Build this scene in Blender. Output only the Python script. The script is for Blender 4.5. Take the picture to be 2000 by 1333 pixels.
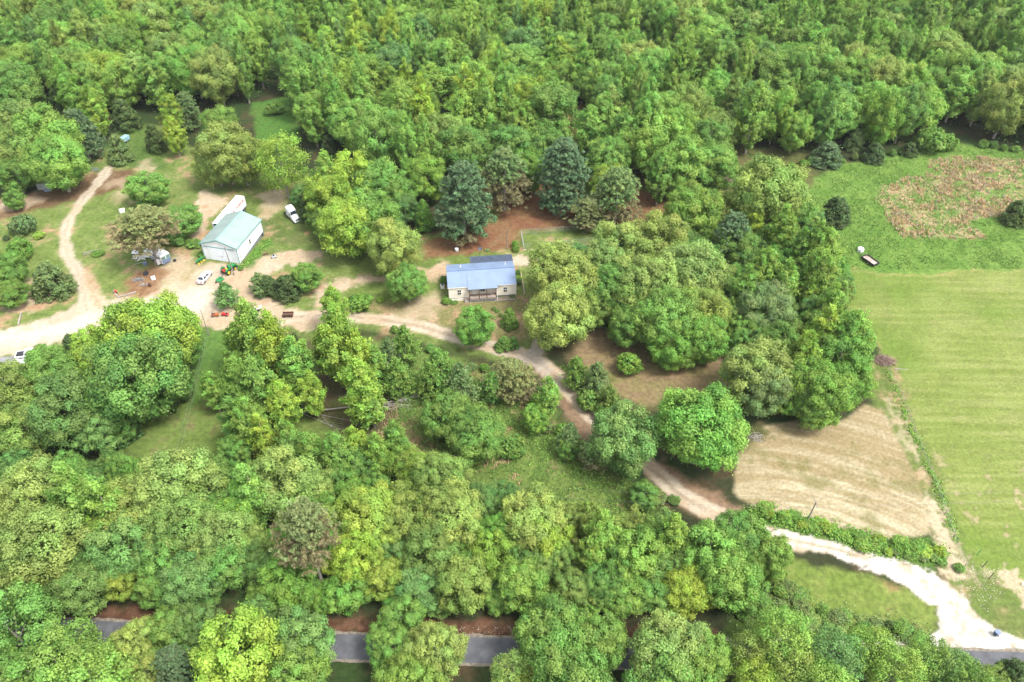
import bpy, math, random
import numpy as np
from mathutils import Vector, Matrix
SCN = bpy.context.scene
for _o in list(bpy.data.objects): bpy.data.objects.remove(_o)
R = math.radians
# ---------------------------------------------------------------- camera, light, exposure
CH = 116.0; TILT = R(42.0); FPX = 1556.0
cam = bpy.data.cameras.new('camera'); camo = bpy.data.objects.new('camera', cam); SCN.collection.objects.link(camo)
camo.location = (0, 0, CH); camo.rotation_euler = (R(90) - TILT, 0, 0)
cam.lens = 28.0; cam.sensor_width = 36.0; cam.clip_end = 4000; cam.clip_start = 1
SCN.camera = camo
SUN_EL, SUN_AZ = 60.0, 120.0          # overcast: soft sun from the right and a little towards the camera
w = bpy.data.worlds.new('World'); SCN.world = w; w.use_nodes = True
nt = w.node_tree; bg = nt.nodes['Background']
sky = nt.nodes.new('ShaderNodeTexSky'); sky.sky_type = 'NISHITA'; sky.sun_disc = False
sky.sun_elevation = R(SUN_EL); sky.sun_rotation = R(SUN_AZ); sky.dust_density = 3.0; sky.air_density = 1.0
hs = nt.nodes.new('ShaderNodeHueSaturation'); hs.inputs['Saturation'].default_value = 0.28   # cloud veil
nt.links.new(sky.outputs[0], hs.inputs['Color']); nt.links.new(hs.outputs[0], bg.inputs['Color'])
bg.inputs['Strength'].default_value = 0.15
sl = bpy.data.lights.new('sun', 'SUN'); slo = bpy.data.objects.new('sun', sl); SCN.collection.objects.link(slo)
sl.energy = 1.5; sl.angle = R(14); sl.color = (1.0, 0.96, 0.9)
_az = R(SUN_AZ)
sdir = Vector((math.sin(_az) * math.cos(R(SUN_EL)), math.cos(_az) * math.cos(R(SUN_EL)), math.sin(R(SUN_EL))))
slo.rotation_euler = sdir.to_track_quat('Z', 'Y').to_euler()
vs = SCN.view_settings; vs.view_transform = 'Standard'; vs.look = 'None'; vs.gamma = 1.0; vs.use_curve_mapping = False
vs.exposure = 1.76
# ---------------------------------------------------------------- helpers
rng = np.random.default_rng(7); random.seed(7)
SC_ = CH / 88.0
_s, _c = math.sin(TILT), math.cos(TILT)
def P(px, py, z=0.0):
    """place on the ground (or at height z) that the surveyed photo point belongs to"""
    u = (px - 1000) / FPX; v = (py - 666.5) / FPX
    dy = _c - v * _s; dz = -_s - v * _c; t = (z - CH) / dz
    return (u * t, dy * t)
def PV(px, py, z=0.0):
    a = P(px, py, z); return Vector((a[0], a[1], z))
def depth(x, y, z=0.0): return y * _c + (CH - z) * _s
def topx(x, y, z=0.0):
    d = depth(x, y, z); v = ((CH - z) * _c - y * _s) / d
    return 1000 + FPX * x / d, 666.5 + FPX * v
def tag(o, label=None, cat=None, group=None, kind=None):
    if label: o['label'] = label
    if cat: o['category'] = cat
    if group: o['group'] = group
    if kind: o['kind'] = kind
    return o
def thing(name, label, cat, loc=(0, 0, 0), rz=0.0, group=None):
    o = bpy.data.objects.new(name, None); SCN.collection.objects.link(o)
    o.empty_display_size = 0.3; o.location = loc; o.rotation_euler = (0, 0, rz)
    return tag(o, label, cat, group)
class MB:
    def __init__(s): s.v = []; s.f = []
    def add(s, vs_, fs): 
        b = len(s.v); s.v += [tuple(q) for q in vs_]; s.f += [tuple(i + b for i in f) for f in fs]; return s
    def hexa(s, p):   # 8 points: bottom 4 ccw, top 4 ccw
        return s.add(p, [(3, 2, 1, 0), (4, 5, 6, 7), (0, 1, 5, 4), (1, 2, 6, 5), (2, 3, 7, 6), (3, 0, 4, 7)])
    def box(s, c, d, rz=0.0):
        cx, cy, cz = c; a, b, h = d[0] / 2, d[1] / 2, d[2] / 2; co, si = math.cos(rz), math.sin(rz)
        pts = []
        for z in (-h, h):
            for x, y in ((-a, -b), (a, -b), (a, b), (-a, b)):
                pts.append((cx + x * co - y * si, cy + x * si + y * co, cz + z))
        return s.hexa(pts)
    def bb(s, x0, x1, y0, y1, z0, z1): return s.box(((x0 + x1) / 2, (y0 + y1) / 2, (z0 + z1) / 2), (x1 - x0, y1 - y0, z1 - z0))
    def tube(s, p0, p1, r0, r1=None, n=6, cap=True):
        r1 = r0 if r1 is None else r1
        p0 = Vector(p0); p1 = Vector(p1); d = (p1 - p0).normalized()
        a = d.orthogonal().normalized(); b = d.cross(a); V = []
        for p, r in ((p0, r0), (p1, r1)):
            for i in range(n):
                t = 2 * math.pi * i / n; V.append(p + a * (r * math.cos(t)) + b * (r * math.sin(t)))
        F = [(i, (i + 1) % n, n + (i + 1) % n, n + i) for i in range(n)]
        if cap: F += [tuple(range(n))[::-1], tuple(range(n, 2 * n))]
        return s.add(V, F)
    def quad(s, a, b, c, d): return s.add([a, b, c, d], [(0, 1, 2, 3)])
    def slab(s, pts, t):      # polygon thickened along its normal by t
        pts = [Vector(q) for q in pts]; n = (pts[1] - pts[0]).cross(pts[2] - pts[0]).normalized() * t; k = len(pts)
        return s.add(pts + [q + n for q in pts], [tuple(range(k))[::-1], tuple(range(k, 2 * k))] + [(i, (i + 1) % k, k + (i + 1) % k, k + i) for i in range(k)])
    def loft(s, rings):
        n = len(rings[0]); V = [q for r in rings for q in r]; F = []
        for j in range(len(rings) - 1):
            for i in range(n):
                F.append((j * n + i, j * n + (i + 1) % n, (j + 1) * n + (i + 1) % n, (j + 1) * n + i))
        F.append(tuple(range(n))[::-1]); F.append(tuple(range((len(rings) - 1) * n, len(rings) * n)))
        return s.add(V, F)
def obj(name, mb, mat, parent=None, smooth=False, bevel=0.0):
    me = bpy.data.meshes.new(name); me.from_pydata(mb.v, [], mb.f); me.materials.append(mat); me.update()
    if smooth: me.shade_smooth()
    o = bpy.data.objects.new(name, me); SCN.collection.objects.link(o); o.parent = parent
    if bevel:
        m = o.modifiers.new('bevel', 'BEVEL'); m.width = bevel; m.segments = 2; m.limit_method = 'ANGLE'
    return o
def npmesh(name, V, F, mat, parent=None, attrs=None, smooth=False, nv=4):
    me = bpy.data.meshes.new(name); nf = len(F)
    me.vertices.add(len(V)); me.vertices.foreach_set('co', np.asarray(V, np.float32).ravel())
    me.loops.add(nf * nv); me.loops.foreach_set('vertex_index', np.asarray(F, np.int32).ravel())
    me.polygons.add(nf); me.polygons.foreach_set('loop_start', np.arange(0, nf * nv, nv, dtype=np.int32))
    me.polygons.foreach_set('loop_total', np.full(nf, nv, np.int32))
    for k, (typ, dom, arr) in (attrs or {}).items():
        a = me.attributes.new(k, typ, dom)
        a.data.foreach_set('value' if typ == 'FLOAT' else 'color', np.asarray(arr, np.float32).ravel())
    if mat: me.materials.append(mat)
    me.update(calc_edges=True)
    if smooth: me.shade_smooth()
    if name is None: return me
    o = bpy.data.objects.new(name, me); SCN.collection.objects.link(o); o.parent = parent
    return o
def _hash(ix, iy, s): 
    h = (ix.astype(np.int64) * 374761393 + iy.astype(np.int64) * 668265263 + s * 1442695041) & 0xffffffff
    h = ((h ^ (h >> 13)) * 1274126177) & 0xffffffff
    return ((h ^ (h >> 16)) & 0xffffff) / float(0xffffff)
def vnoise(x, y, s=0):
    ix = np.floor(x); iy = np.floor(y); fx = x - ix; fy = y - iy; fx = fx * fx * (3 - 2 * fx); fy = fy * fy * (3 - 2 * fy)
    a = _hash(ix, iy, s); b = _hash(ix + 1, iy, s); c = _hash(ix, iy + 1, s); d = _hash(ix + 1, iy + 1, s)
    return (a * (1 - fx) + b * fx) * (1 - fy) + (c * (1 - fx) + d * fx) * fy
def fbm(x, y, s=0, o=4):
    t = 0; a = .5; n = 0
    for k in range(o): t = t + a * vnoise(x * 2 ** k + 17.3 * k, y * 2 ** k - 9.1 * k, s + k); n += a; a *= .55
    return t / n
def psdf(X, Y, poly):     # signed distance, positive inside
    d = np.full(X.shape, 1e18); ins = np.zeros(X.shape, bool); n = len(poly)
    for i in range(n):
        ax, ay = poly[i]; bx, by = poly[(i + 1) % n]; ex, ey = bx - ax, by - ay
        t = np.clip(((X - ax) * ex + (Y - ay) * ey) / (ex * ex + ey * ey + 1e-12), 0, 1)
        d = np.minimum(d, (X - ax - t * ex) ** 2 + (Y - ay - t * ey) ** 2)
        if ay != by:
            c = ((ay > Y) != (by > Y)) & (X < (bx - ax) * (Y - ay) / (by - ay) + ax); ins ^= c
    return np.where(ins, 1, -1) * np.sqrt(d)
def ldist(X, Y, line):    # distance to polyline and parameter side (signed cross)
    d = np.full(X.shape, 1e18); sd = np.zeros(X.shape)
    for i in range(len(line) - 1):
        ax, ay = line[i]; bx, by = line[i + 1]; ex, ey = bx - ax, by - ay; L = math.hypot(ex, ey)
        t = np.clip(((X - ax) * ex + (Y - ay) * ey) / (L * L), 0, 1)
        q = (X - ax - t * ex) ** 2 + (Y - ay - t * ey) ** 2
        m = q < d; d = np.where(m, q, d); sd = np.where(m, ((X - ax) * ey - (Y - ay) * ex) / L, sd)
    return np.sqrt(d), sd
def W(pts): return [P(*p) for p in pts]
def inpoly(x, y, poly):
    r = False; n = len(poly)
    for i in range(n):
        ax, ay = poly[i]; bx, by = poly[(i + 1) % n]
        if (ay > y) != (by > y) and x < (bx - ax) * (y - ay) / (by - ay) + ax: r = not r
    return r
# ---------------------------------------------------------------- materials
def mat(name, col, rough=0.6, metal=0.0, var=0.0, scale=3.0, spec=0.4, bump=0.0, col2=None):
    m = bpy.data.materials.new(name); m.use_nodes = True; n = m.node_tree; b = n.nodes['Principled BSDF']
    b.inputs['Base Color'].default_value = (*col, 1); b.inputs['Roughness'].default_value = rough
    b.inputs['Metallic'].default_value = metal; b.inputs['Specular IOR Level'].default_value = spec
    if var > 0:
        tc = n.nodes.new('ShaderNodeTexCoord'); nz = n.nodes.new('ShaderNodeTexNoise'); nz.inputs['Scale'].default_value = scale
        nz.inputs['Detail'].default_value = 6; n.links.new(tc.outputs['Object'], nz.inputs['Vector'])
        mx = n.nodes.new('ShaderNodeMix'); mx.data_type = 'RGBA'; c2 = col2 or tuple(c * (1 - var) for c in col)
        mx.inputs[6].default_value = (*c2, 1); mx.inputs[7].default_value = (*[min(1, c * (1 + var * .5)) for c in col], 1)
        rp = n.nodes.new('ShaderNodeMapRange'); rp.inputs[1].default_value = .35; rp.inputs[2].default_value = .65
        n.links.new(nz.outputs['Fac'], rp.inputs[0]); n.links.new(rp.outputs[0], mx.inputs[0]); n.links.new(mx.outputs[2], b.inputs['Base Color'])
        if bump:
            bp = n.nodes.new('ShaderNodeBump'); bp.inputs['Distance'].default_value = bump; n.links.new(nz.outputs['Fac'], bp.inputs['Height']); n.links.new(bp.outputs[0], b.inputs['Normal'])
    return m
def leafmat(name, brown=None):
    m = bpy.data.materials.new(name); m.use_nodes = True; n = m.node_tree; b = n.nodes['Principled BSDF']; out = n.nodes['Material Output']
    oi = n.nodes.new('ShaderNodeAttribute'); oi.attribute_type = 'INSTANCER'; oi.attribute_name = 'tint'; at = n.nodes.new('ShaderNodeAttribute'); at.attribute_name = 'v'
    a2 = n.nodes.new('ShaderNodeAttribute'); a2.attribute_name = 'lobe'
    hsv = n.nodes.new('ShaderNodeHueSaturation')
    mh = n.nodes.new('ShaderNodeMapRange'); mh.inputs[3].default_value = .480; mh.inputs[4].default_value = .518
    mv = n.nodes.new('ShaderNodeMapRange'); mv.inputs[3].default_value = .52; mv.inputs[4].default_value = 1.5
    n.links.new(a2.outputs['Fac'], mh.inputs[0]); n.links.new(at.outputs['Fac'], mv.inputs[0])
    n.links.new(mh.outputs[0], hsv.inputs['Hue']); n.links.new(mv.outputs[0], hsv.inputs['Value']); n.links.new(oi.outputs['Color'], hsv.inputs['Color'])
    col = hsv.outputs[0]
    if brown:
        a3 = n.nodes.new('ShaderNodeAttribute'); a3.attribute_name = 'brown'; mx = n.nodes.new('ShaderNodeMix'); mx.data_type = 'RGBA'
        mx.inputs[7].default_value = (*brown, 1); n.links.new(a3.outputs['Fac'], mx.inputs[0]); n.links.new(col, mx.inputs[6]); col = mx.outputs[2]
    n.links.new(col, b.inputs['Base Color']); b.inputs['Roughness'].default_value = .55; b.inputs['Specular IOR Level'].default_value = .25
    tr = n.nodes.new('ShaderNodeBsdfTranslucent'); n.links.new(col, tr.inputs['Color'])
    ms = n.nodes.new('ShaderNodeMixShader'); ms.inputs[0].default_value = .42
    n.links.new(b.outputs[0], ms.inputs[1]); n.links.new(tr.outputs[0], ms.inputs[2]); n.links.new(ms.outputs[0], out.inputs['Surface'])
    return m
M = {}
M['leaf'] = leafmat('leaf'); M['needle'] = leafmat('needle', (.235, .195, .10))
M['bark'] = mat('bark', (.27, .24, .205), .9, var=.5, scale=4, bump=.03)
M['deadwood'] = mat('dead_wood', (.33, .30, .265), .85, var=.35, scale=5)
def groundmat(name, nsc=1.2, bump=.05, lo=.72, hi=1.3, rough=.95):
    m = bpy.data.materials.new(name); m.use_nodes = True; n = m.node_tree; b = n.nodes['Principled BSDF']
    at = n.nodes.new('ShaderNodeAttribute'); at.attribute_name = 'col'; tc = n.nodes.new('ShaderNodeTexCoord')
    nz = n.nodes.new('ShaderNodeTexNoise'); nz.inputs['Scale'].default_value = nsc; nz.inputs['Detail'].default_value = 8; nz.inputs['Roughness'].default_value = .7
    n.links.new(tc.outputs['Object'], nz.inputs['Vector'])
    mr = n.nodes.new('ShaderNodeMapRange'); mr.inputs[1].default_value = .3; mr.inputs[2].default_value = .7; mr.inputs[3].default_value = lo; mr.inputs[4].default_value = hi
    n.links.new(nz.outputs['Fac'], mr.inputs[0])
    hsv = n.nodes.new('ShaderNodeHueSaturation'); n.links.new(at.outputs['Color'], hsv.inputs['Color']); n.links.new(mr.outputs[0], hsv.inputs['Value'])
    n.links.new(hsv.outputs[0], b.inputs['Base Color']); b.inputs['Roughness'].default_value = rough; b.inputs['Specular IOR Level'].default_value = .15
    bp = n.nodes.new('ShaderNodeBump'); bp.inputs['Distance'].default_value = bump; n.links.new(nz.outputs['Fac'], bp.inputs['Height']); n.links.new(bp.outputs[0], b.inputs['Normal'])
    return m
M['ground'] = groundmat('ground_cover', 1.1, .10, .62, 1.4); M['sand'] = groundmat('sandy_dirt', 1.3, .06, .74, 1.2); M['mown'] = groundmat('mown_grass', 1.7, .07, .66, 1.34)
# ---------------------------------------------------------------- ground: one colour survey, carved into sheets
def srgb(r, g, b): return np.array([((c / 255 + .055) / 1.055) ** 2.4 if c > 10 else c / 3294 for c in (r, g, b)])
GK = 0.36      # photo brightness -> base colour
def G(r, g, b): return srgb(r, g, b) * GK
xs = np.arange(-150, 165.01, .42); yl = [44.0]
while yl[-1] < 262: yl.append(yl[-1] + max(.30, .0042 * yl[-1]))
ys = np.array(yl); GX, GY = np.meshgrid(xs, ys); nx, ny = len(xs), len(ys)
X, Y = GX.ravel(), GY.ravel()
X0, Y0 = X, Y
wx = (fbm(X / 2.2, Y / 2.2, 50, 4) - .5) * 3.2; wy = (fbm(X / 2.2, Y / 2.2, 60, 4) - .5) * 3.2   # ragged borders
Xw, Yw = X + wx, Y + wy
n1 = fbm(X / 9, Y / 9, 1, 5); n2 = fbm(X / 2.5, Y / 2.5, 2, 4); n3 = fbm(X / 25, Y / 25, 3, 3); n4 = fbm(X / .9, Y / .9, 4, 2)
def sm(a, lo, hi): t = np.clip((a - lo) / (hi - lo), 0, 1); return (t * t * (3 - 2 * t))[:, None]
def mixc(a, b, t): return a * (1 - t) + b * t
def lerp2(a, b, t): return a[None] * (1 - t) + b[None] * t
col = lerp2(G(72, 78, 48), G(66, 92, 44), sm(n1, .35, .65))       # forest floor, leaves and brush
col = mixc(col, G(112, 88, 66)[None], sm(n2, .5, .75) * .6)
tuft = sm(n4, .45, .62)
def paint(pts, c, soft=1.0, warp=True, k=1.0):
    global col
    d = psdf(Xw if warp else X, Yw if warp else Y, W(pts)); m = sm(d, -soft, soft) * k
    col = mixc(col, c, m); return d
def grass(a, b, bare=None, lo=.55, hi=.75):
    c = lerp2(G(*a), G(*b), sm(n2 * .6 + n1 * .4, .35, .65))
    c = mixc(c, c * .80, tuft * .55)
    if bare is not None: c = mixc(c, G(*bare)[None], sm(n1 * .45 + n2 * .55, lo, hi))
    return c
# grassland of the homestead, left
paint([(-150, 405), (60, 380), (150, 335), (200, 300), (250, 240), (330, 250), (420, 330), (600, 340), (700, 470), (850, 460), (1010, 380), (1200, 330), (1330, 340), (1420, 300), (1420, 360), (1300, 480), (1100, 560), (1060, 700), (950, 700), (700, 640), (400, 700), (-150, 780)], grass((132, 156, 76), (158, 174, 98), (206, 174, 132), .55, .68), 1.5)
paint([(240, 235), (290, 245), (330, 330), (260, 330), (215, 300)], grass((106, 138, 62), (120, 148, 72)), 1)
paint([(490, 200), (560, 190), (585, 250), (560, 300), (500, 280)], grass((100, 150, 62), (112, 152, 70)), 1)
paint([(60, 378), (200, 335), (260, 330), (270, 360), (120, 400), (-60, 440), (-60, 400)], grass((140, 110, 80), (150, 122, 88)), 1.2)
paint([(1080, 215), (1140, 205), (1175, 240), (1150, 275), (1100, 262)], grass((186, 152, 104), (168, 146, 90)), 1)
paint([(1180, 300), (1420, 290), (1600, 290), (1590, 380), (1420, 400), (1300, 450), (1190, 400)], grass((122, 130, 72), (132, 120, 78), (150, 120, 84)), 2)
# needles and red earth behind the house
paint([(830, 470), (900, 462), (975, 425), (960, 380), (1060, 360), (1180, 390), (1280, 370), (1310, 410), (1250, 445), (1160, 440), (1010, 452), (1012, 486), (940, 492), (832, 506)], lerp2(G(160, 112, 82), G(166, 130, 92), sm(n2, .35, .7)), 1.3)
# meadow and clearings
paint([(380, 640), (620, 640), (700, 660), (900, 700), (1040, 770), (1180, 900), (1300, 1010), (1200, 1050), (950, 1010), (880, 930), (700, 900), (400, 930), (230, 930), (250, 840)], grass((128, 152, 74), (142, 168, 84), (168, 146, 108), .56, .76), 2)
paint([(560, 650), (700, 680), (760, 770), (800, 830), (740, 860), (600, 820), (560, 740)], grass((128, 114, 84), (112, 118, 66)), 2)
paint([(390, 650), (470, 640), (470, 720), (400, 780), (370, 800), (375, 700)], grass((108, 150, 66), (118, 158, 72)), 1.5)
paint([(720, 590), (870, 585), (1045, 570), (1035, 640), (1000, 690), (940, 665), (840, 635), (700, 600)], grass((164, 156, 104), (152, 158, 90), (200, 168, 130), .5, .66), 1.5)
paint([(1110, 690), (1160, 640), (1240, 640), (1300, 660), (1380, 690), (1450, 670), (1460, 780), (1430, 830), (1300, 800), (1220, 790), (1140, 735)], grass((176, 150, 114), (168, 154, 104), (132, 134, 72), .58, .75), 1.5)
# pasture right, lush
paint([(1590, 350), (1640, 320), (1780, 300), (1830, 275), (1880, 282), (2150, 310), (2150, 560), (1590, 560), (1550, 430)], grass((118, 160, 66), (138, 174, 80)), 1.2)
dm = psdf(X + wx * .8, Y + wy * .8, W([(1560, 532), (1660, 522), (1720, 536), (1830, 540), (1880, 528), (2250, 532), (2400, 1290), (2000, 1200), (1945, 1140), (1880, 1100), (1845, 1010), (1800, 890), (1745, 740), (1700, 650)]))
# mowing swaths run across the field
sw = np.sin((Y + .06 * X + 1.8 * fbm(X / 30, Y / 30, 9, 2)) * 2 * math.pi / 2.7) * .5 + .5
sw2 = fbm(X / 16, Y / .8, 12, 3)
mown = lerp2(G(148, 166, 80), G(174, 186, 106), sm(sw * .16 + n1 * .4 + sw2 * .65, .35, .85))
mown = mixc(mown, G(126, 160, 60)[None], sm(n3, .45, .7) * .7)
mown = mixc(mown, G(206, 200, 138)[None], sm(n2 * .5 + sw2 * .5, .62, .8) * .4)
lum = psdf(X, Y, W([(1800, 880), (2100, 900), (2300, 1250), (1900, 1140)]))
mown = mixc(mown, G(226, 206, 160)[None], sm(n4 * .4 + n2 * .6, .62, .72) * sm(lum, -6, 8) * .9)
mown = mixc(mown, mown * .84, sm(n4 * .5 + n2 * .5, .45, .62) * .8)
col = mixc(col, mown, sm(dm, -.5, .5))
edge = np.exp(-(dm / .5) ** 2)[:, None] * sm(n2, .3, .5); col = mixc(col, G(196, 190, 116)[None], edge * .6 * (Y > 120)[:, None])
# broom sedge patch
ds = psdf(Xw, Yw, W([(1708, 375), (1780, 343), (1808, 350), (1815, 313), (1850, 306), (1960, 308), (2150, 335), (2150, 425), (1935, 425), (1890, 430), (1930, 468), (1760, 465), (1735, 430)]))
col = mixc(col, lerp2(G(136, 168, 84), G(206, 180, 138), sm(n2 * .6 + n4 * .4, .42, .60)), sm(ds, -.6, .6))
# fence strip between hay patch and pasture
paint([(1690, 700), (1745, 700), (1790, 830), (1850, 960), (1890, 1090), (1990, 1170), (2100, 1270), (1940, 1245), (1850, 1150), (1820, 1040), (1770, 920), (1700, 790)], grass((128, 150, 74), (150, 156, 92), (196, 172, 128), .52, .64), 1.0)
# hay patch
dh = psdf(X + wx * .3, Y + wy * .3, W([(1432, 960), (1440, 900), (1452, 862), (1492, 832), (1560, 820), (1640, 825), (1690, 790), (1722, 800), (1760, 872), (1792, 945), (1812, 1005), (1818, 1042), (1760, 1056), (1660, 1046), (1560, 1020), (1500, 1002), (1445, 975)]))
cx, cy = P(1600, 1500); rr = np.hypot(X - cx, (Y - cy) * 1.0)
rows = np.sin((rr + (n3 - .5) * 7 + (n1 - .5) * 2.4) * 2 * math.pi / 1.35) * .5 + .5
hay = lerp2(G(190, 170, 126), G(236, 222, 184), sm(rows * .17 * n1 + fbm((X - cx) / 10, rr / .55, 91, 3) * .5 + n4 * .15 + n3 * .4, .38, .78))
hay = mixc(hay, G(140, 140, 78)[None], sm(n1 * .6 + n2 * .4, .5, .66) * .6)
col = mixc(col, hay, sm(dh, -.5, .5))
# roadside lawn and verge
paint([(1500, 1080), (1600, 1105), (1700, 1128), (1780, 1150), (1826, 1180), (1834, 1222), (1800, 1255), (1450, 1255), (1430, 1200), (1520, 1150)], grass((138, 162, 74), (158, 174, 90), (184, 160, 106), .58, .75), 1)
paint([(1430, 1180), (1560, 1190), (1700, 1240), (1820, 1240), (1820, 1262), (1430, 1255)], grass((96, 128, 52), (110, 136, 60), (150, 118, 84), .6, .7), 1.2)
paint([(1440, 990), (1500, 1005), (1600, 1030), (1700, 1055), (1810, 1050), (1830, 1120), (1740, 1100), (1600, 1060), (1480, 1030)], grass((96, 140, 54), (120, 150, 72)), 1)
# litter bank above the road
paint([(-200, 1165), (100, 1178), (260, 1185), (640, 1205), (1000, 1215), (1250, 1225), (1400, 1240), (1400, 1262), (900, 1250), (-200, 1212)], lerp2(G(112, 78, 58), G(140, 104, 80), sm(n4, .3, .7)), 1)
# ---- bare earth, sand, gravel
SAND = lerp2(G(228, 198, 158), G(248, 226, 192), sm(n2 * .5 + n1 * .5, .3, .7))
SAND = mixc(SAND, G(214, 162, 116)[None], sm(n3 * .5 + n2 * .5, .56, .72) * .7)
PALE = lerp2(G(250, 230, 200), G(255, 246, 230), sm(n1, .3, .6))
sandm = np.full(X.shape, -99.0)
def sand(pts, pale=0.0, soft=.8, k=1.0):
    global col, sandm
    d = psdf(Xw, Yw, W(pts)); sandm = np.maximum(sandm, d)
    col = mixc(col, SAND * (1 - pale) + PALE * pale, sm(d + (n2 - .5) * 3.5, -soft, soft) * k)
sand([(-150, 648), (0, 648), (60, 632), (130, 606), (165, 580), (235, 584), (300, 566), (370, 545), (395, 512), (450, 517), (520, 500), (560, 486), (632, 488), (628, 505), (575, 520), (530, 530), (500, 552), (520, 585), (600, 615), (640, 590), (655, 640), (560, 640), (430, 645), (395, 640), (380, 622), (300, 625), (230, 650), (130, 668), (60, 690), (-150, 720)], .25)
sand([(-150, 660), (60, 645), (200, 605), (330, 575), (400, 560), (430, 590), (390, 622), (260, 640), (130, 660), (-150, 705)], .85, 2.0)
sand([(395, 374), (430, 380), (446, 398), (405, 430), (392, 470), (368, 466), (388, 420), (385, 395)])
sand([(505, 378), (548, 372), (556, 398), (530, 425), (512, 432), (540, 455), (520, 458), (498, 430), (512, 402)], 0, 1.2, .8)
sand([(575, 455), (600, 470), (570, 480), (545, 470)], 0, 1.5, .7)
sand([(60, 545), (110, 580), (60, 610), (-60, 600), (-60, 570)], 0, 1.2, .8)
sand([(615, 565), (650, 546), (760, 536), (830, 522), (878, 512), (878, 548), (800, 548), (735, 548), (680, 565), (645, 580), (640, 606), (612, 600)], .1)
sand([(995, 498), (1050, 500), (1100, 530), (1090, 545), (1040, 525), (995, 516)], .2)
sand([(800, 590), (850, 570), (868, 590), (840, 620), (770, 640), (760, 620)], 0, 1.8, .7)
sand([(270, 315), (290, 312), (310, 345), (285, 345)], 0, 1.5, .6); sand([(205, 350), (260, 340), (262, 362), (210, 368)], 0, 1.6, .5)
sand([(215, 385), (240, 370), (250, 395), (225, 400)], 0, 1.6, .5)
sand([(0, 392), (70, 380), (90, 395), (20, 410), (-60, 420)], .2, 1.2, .7)
sand([(300, 540), (330, 500), (400, 510), (380, 560), (270, 585), (250, 560)], 0, 1.6, .75)
paint([(250, 540), (300, 520), (330, 530), (300, 570), (270, 585), (240, 575)], lerp2(G(166, 126, 92), G(190, 150, 110), sm(n4, .3, .7)), 1.5)
def track(line, width, c, ruts=1.0, soft=.35, rag=.5, centre=None):
    global col, sandm
    L = W(line); d, sd = ldist(X + wx * rag * .35, Y + wy * rag * .35, L); m = sm(width / 2 - d, -soft, soft); sandm = np.maximum(sandm, width / 2 - d)
    cc = c.copy()
    if ruts:
        mid = np.exp(-(sd / (.14 * width)) ** 2)[:, None] * sm(n1 * .4 + n2 * .6, .32, .55) * ruts
        cc = mixc(cc, (centre if centre is not None else G(150, 150, 96)[None]), mid)
        cc = mixc(cc, cc * .9, np.exp(-((np.abs(sd) - .28 * width) / (.05 * width)) ** 2)[:, None] * .0)
    col = mixc(col, cc, m)
track([(168, 600), (160, 560), (150, 530), (132, 500), (126, 470), (134, 430), (155, 400), (178, 372), (200, 345), (212, 328)], 2.7, SAND * .6 + PALE * .4, .35, .6, 1.4)
track([(195, 600), (180, 560), (168, 530)], 2.2, SAND, .3, .8, 1.5)
dr = [(1560, 1062), (1480, 1040), (1430, 1018), (1380, 996), (1330, 968), (1290, 932), (1240, 885), (1180, 835), (1140, 795), (1100, 752), (1068, 718), (1035, 696), (985, 684), (935, 672), (880, 655), (820, 638), (760, 627), (700, 620), (640, 612), (560, 622), (480, 632)]
mudc = lerp2(G(238, 212, 178), G(252, 234, 206), sm(n2, .3, .7))
paint([(1010, 700), (1060, 745), (1110, 820), (1160, 880), (1210, 880), (1150, 800), (1090, 720), (1050, 690)], lerp2(G(164, 134, 106), G(184, 154, 124), sm(n2, .3, .7)), 1)
paint([(1255, 890), (1300, 900), (1350, 950), (1450, 990), (1440, 1030), (1330, 990), (1260, 930)], lerp2(G(166, 134, 106), G(182, 150, 120), sm(n2, .3, .7)), 1)
track(dr, 3.7, mudc, .55, .45, .8, lerp2(G(166, 122, 84), G(150, 130, 88), sm(n2, .3, .7)))
track([(1036, 705), (1045, 690), (1060, 660), (1075, 600)], 3.0, lerp2(G(206, 190, 166), G(222, 206, 180), sm(n2, .3, .7)), 0)
paint([(1012, 694), (1045, 682), (1062, 700), (1082, 722), (1062, 738), (1035, 712)], lerp2(G(222, 206, 184), G(236, 222, 204), sm(n2, .3, .7)), .6)
# white limestone gravel at the road
GR = lerp2(G(226, 208, 180), G(252, 244, 230), sm(n2 * .5 + n4 * .5, .3, .6)) * 1.1
gl = [(1500, 1046), (1560, 1058), (1620, 1070), (1700, 1092), (1770, 1125), (1820, 1165)]
L = W(gl); dg, sdg = ldist(X + wx * .2, Y + wy * .2, L)
dgp = psdf(X + wx * .5, Y + wy * .5, W([(1690, 1085), (1760, 1098), (1820, 1120), (1850, 1135), (1885, 1165), (1915, 1205), (1945, 1232), (2010, 1252), (2200, 1262), (2200, 1274), (1560, 1262), (1400, 1254), (1400, 1251), (1700, 1252), (1822, 1250), (1838, 1222), (1830, 1185), (1795, 1152), (1740, 1128), (1690, 1112)]))
dgr = np.maximum(1.6 - dg, dgp)
cc = mixc(GR, G(190, 170, 120)[None], np.exp(-(sdg / .28) ** 2)[:, None] * sm(-dgp, 0, 2) * sm(n2, .3, .5) * .8)
col = mixc(col, cc, sm(dgr + (n4 - .5) * 1.1 + (n2 - .5) * 1.2, -.35, .35)); sandm = np.maximum(sandm, dgr)
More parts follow.
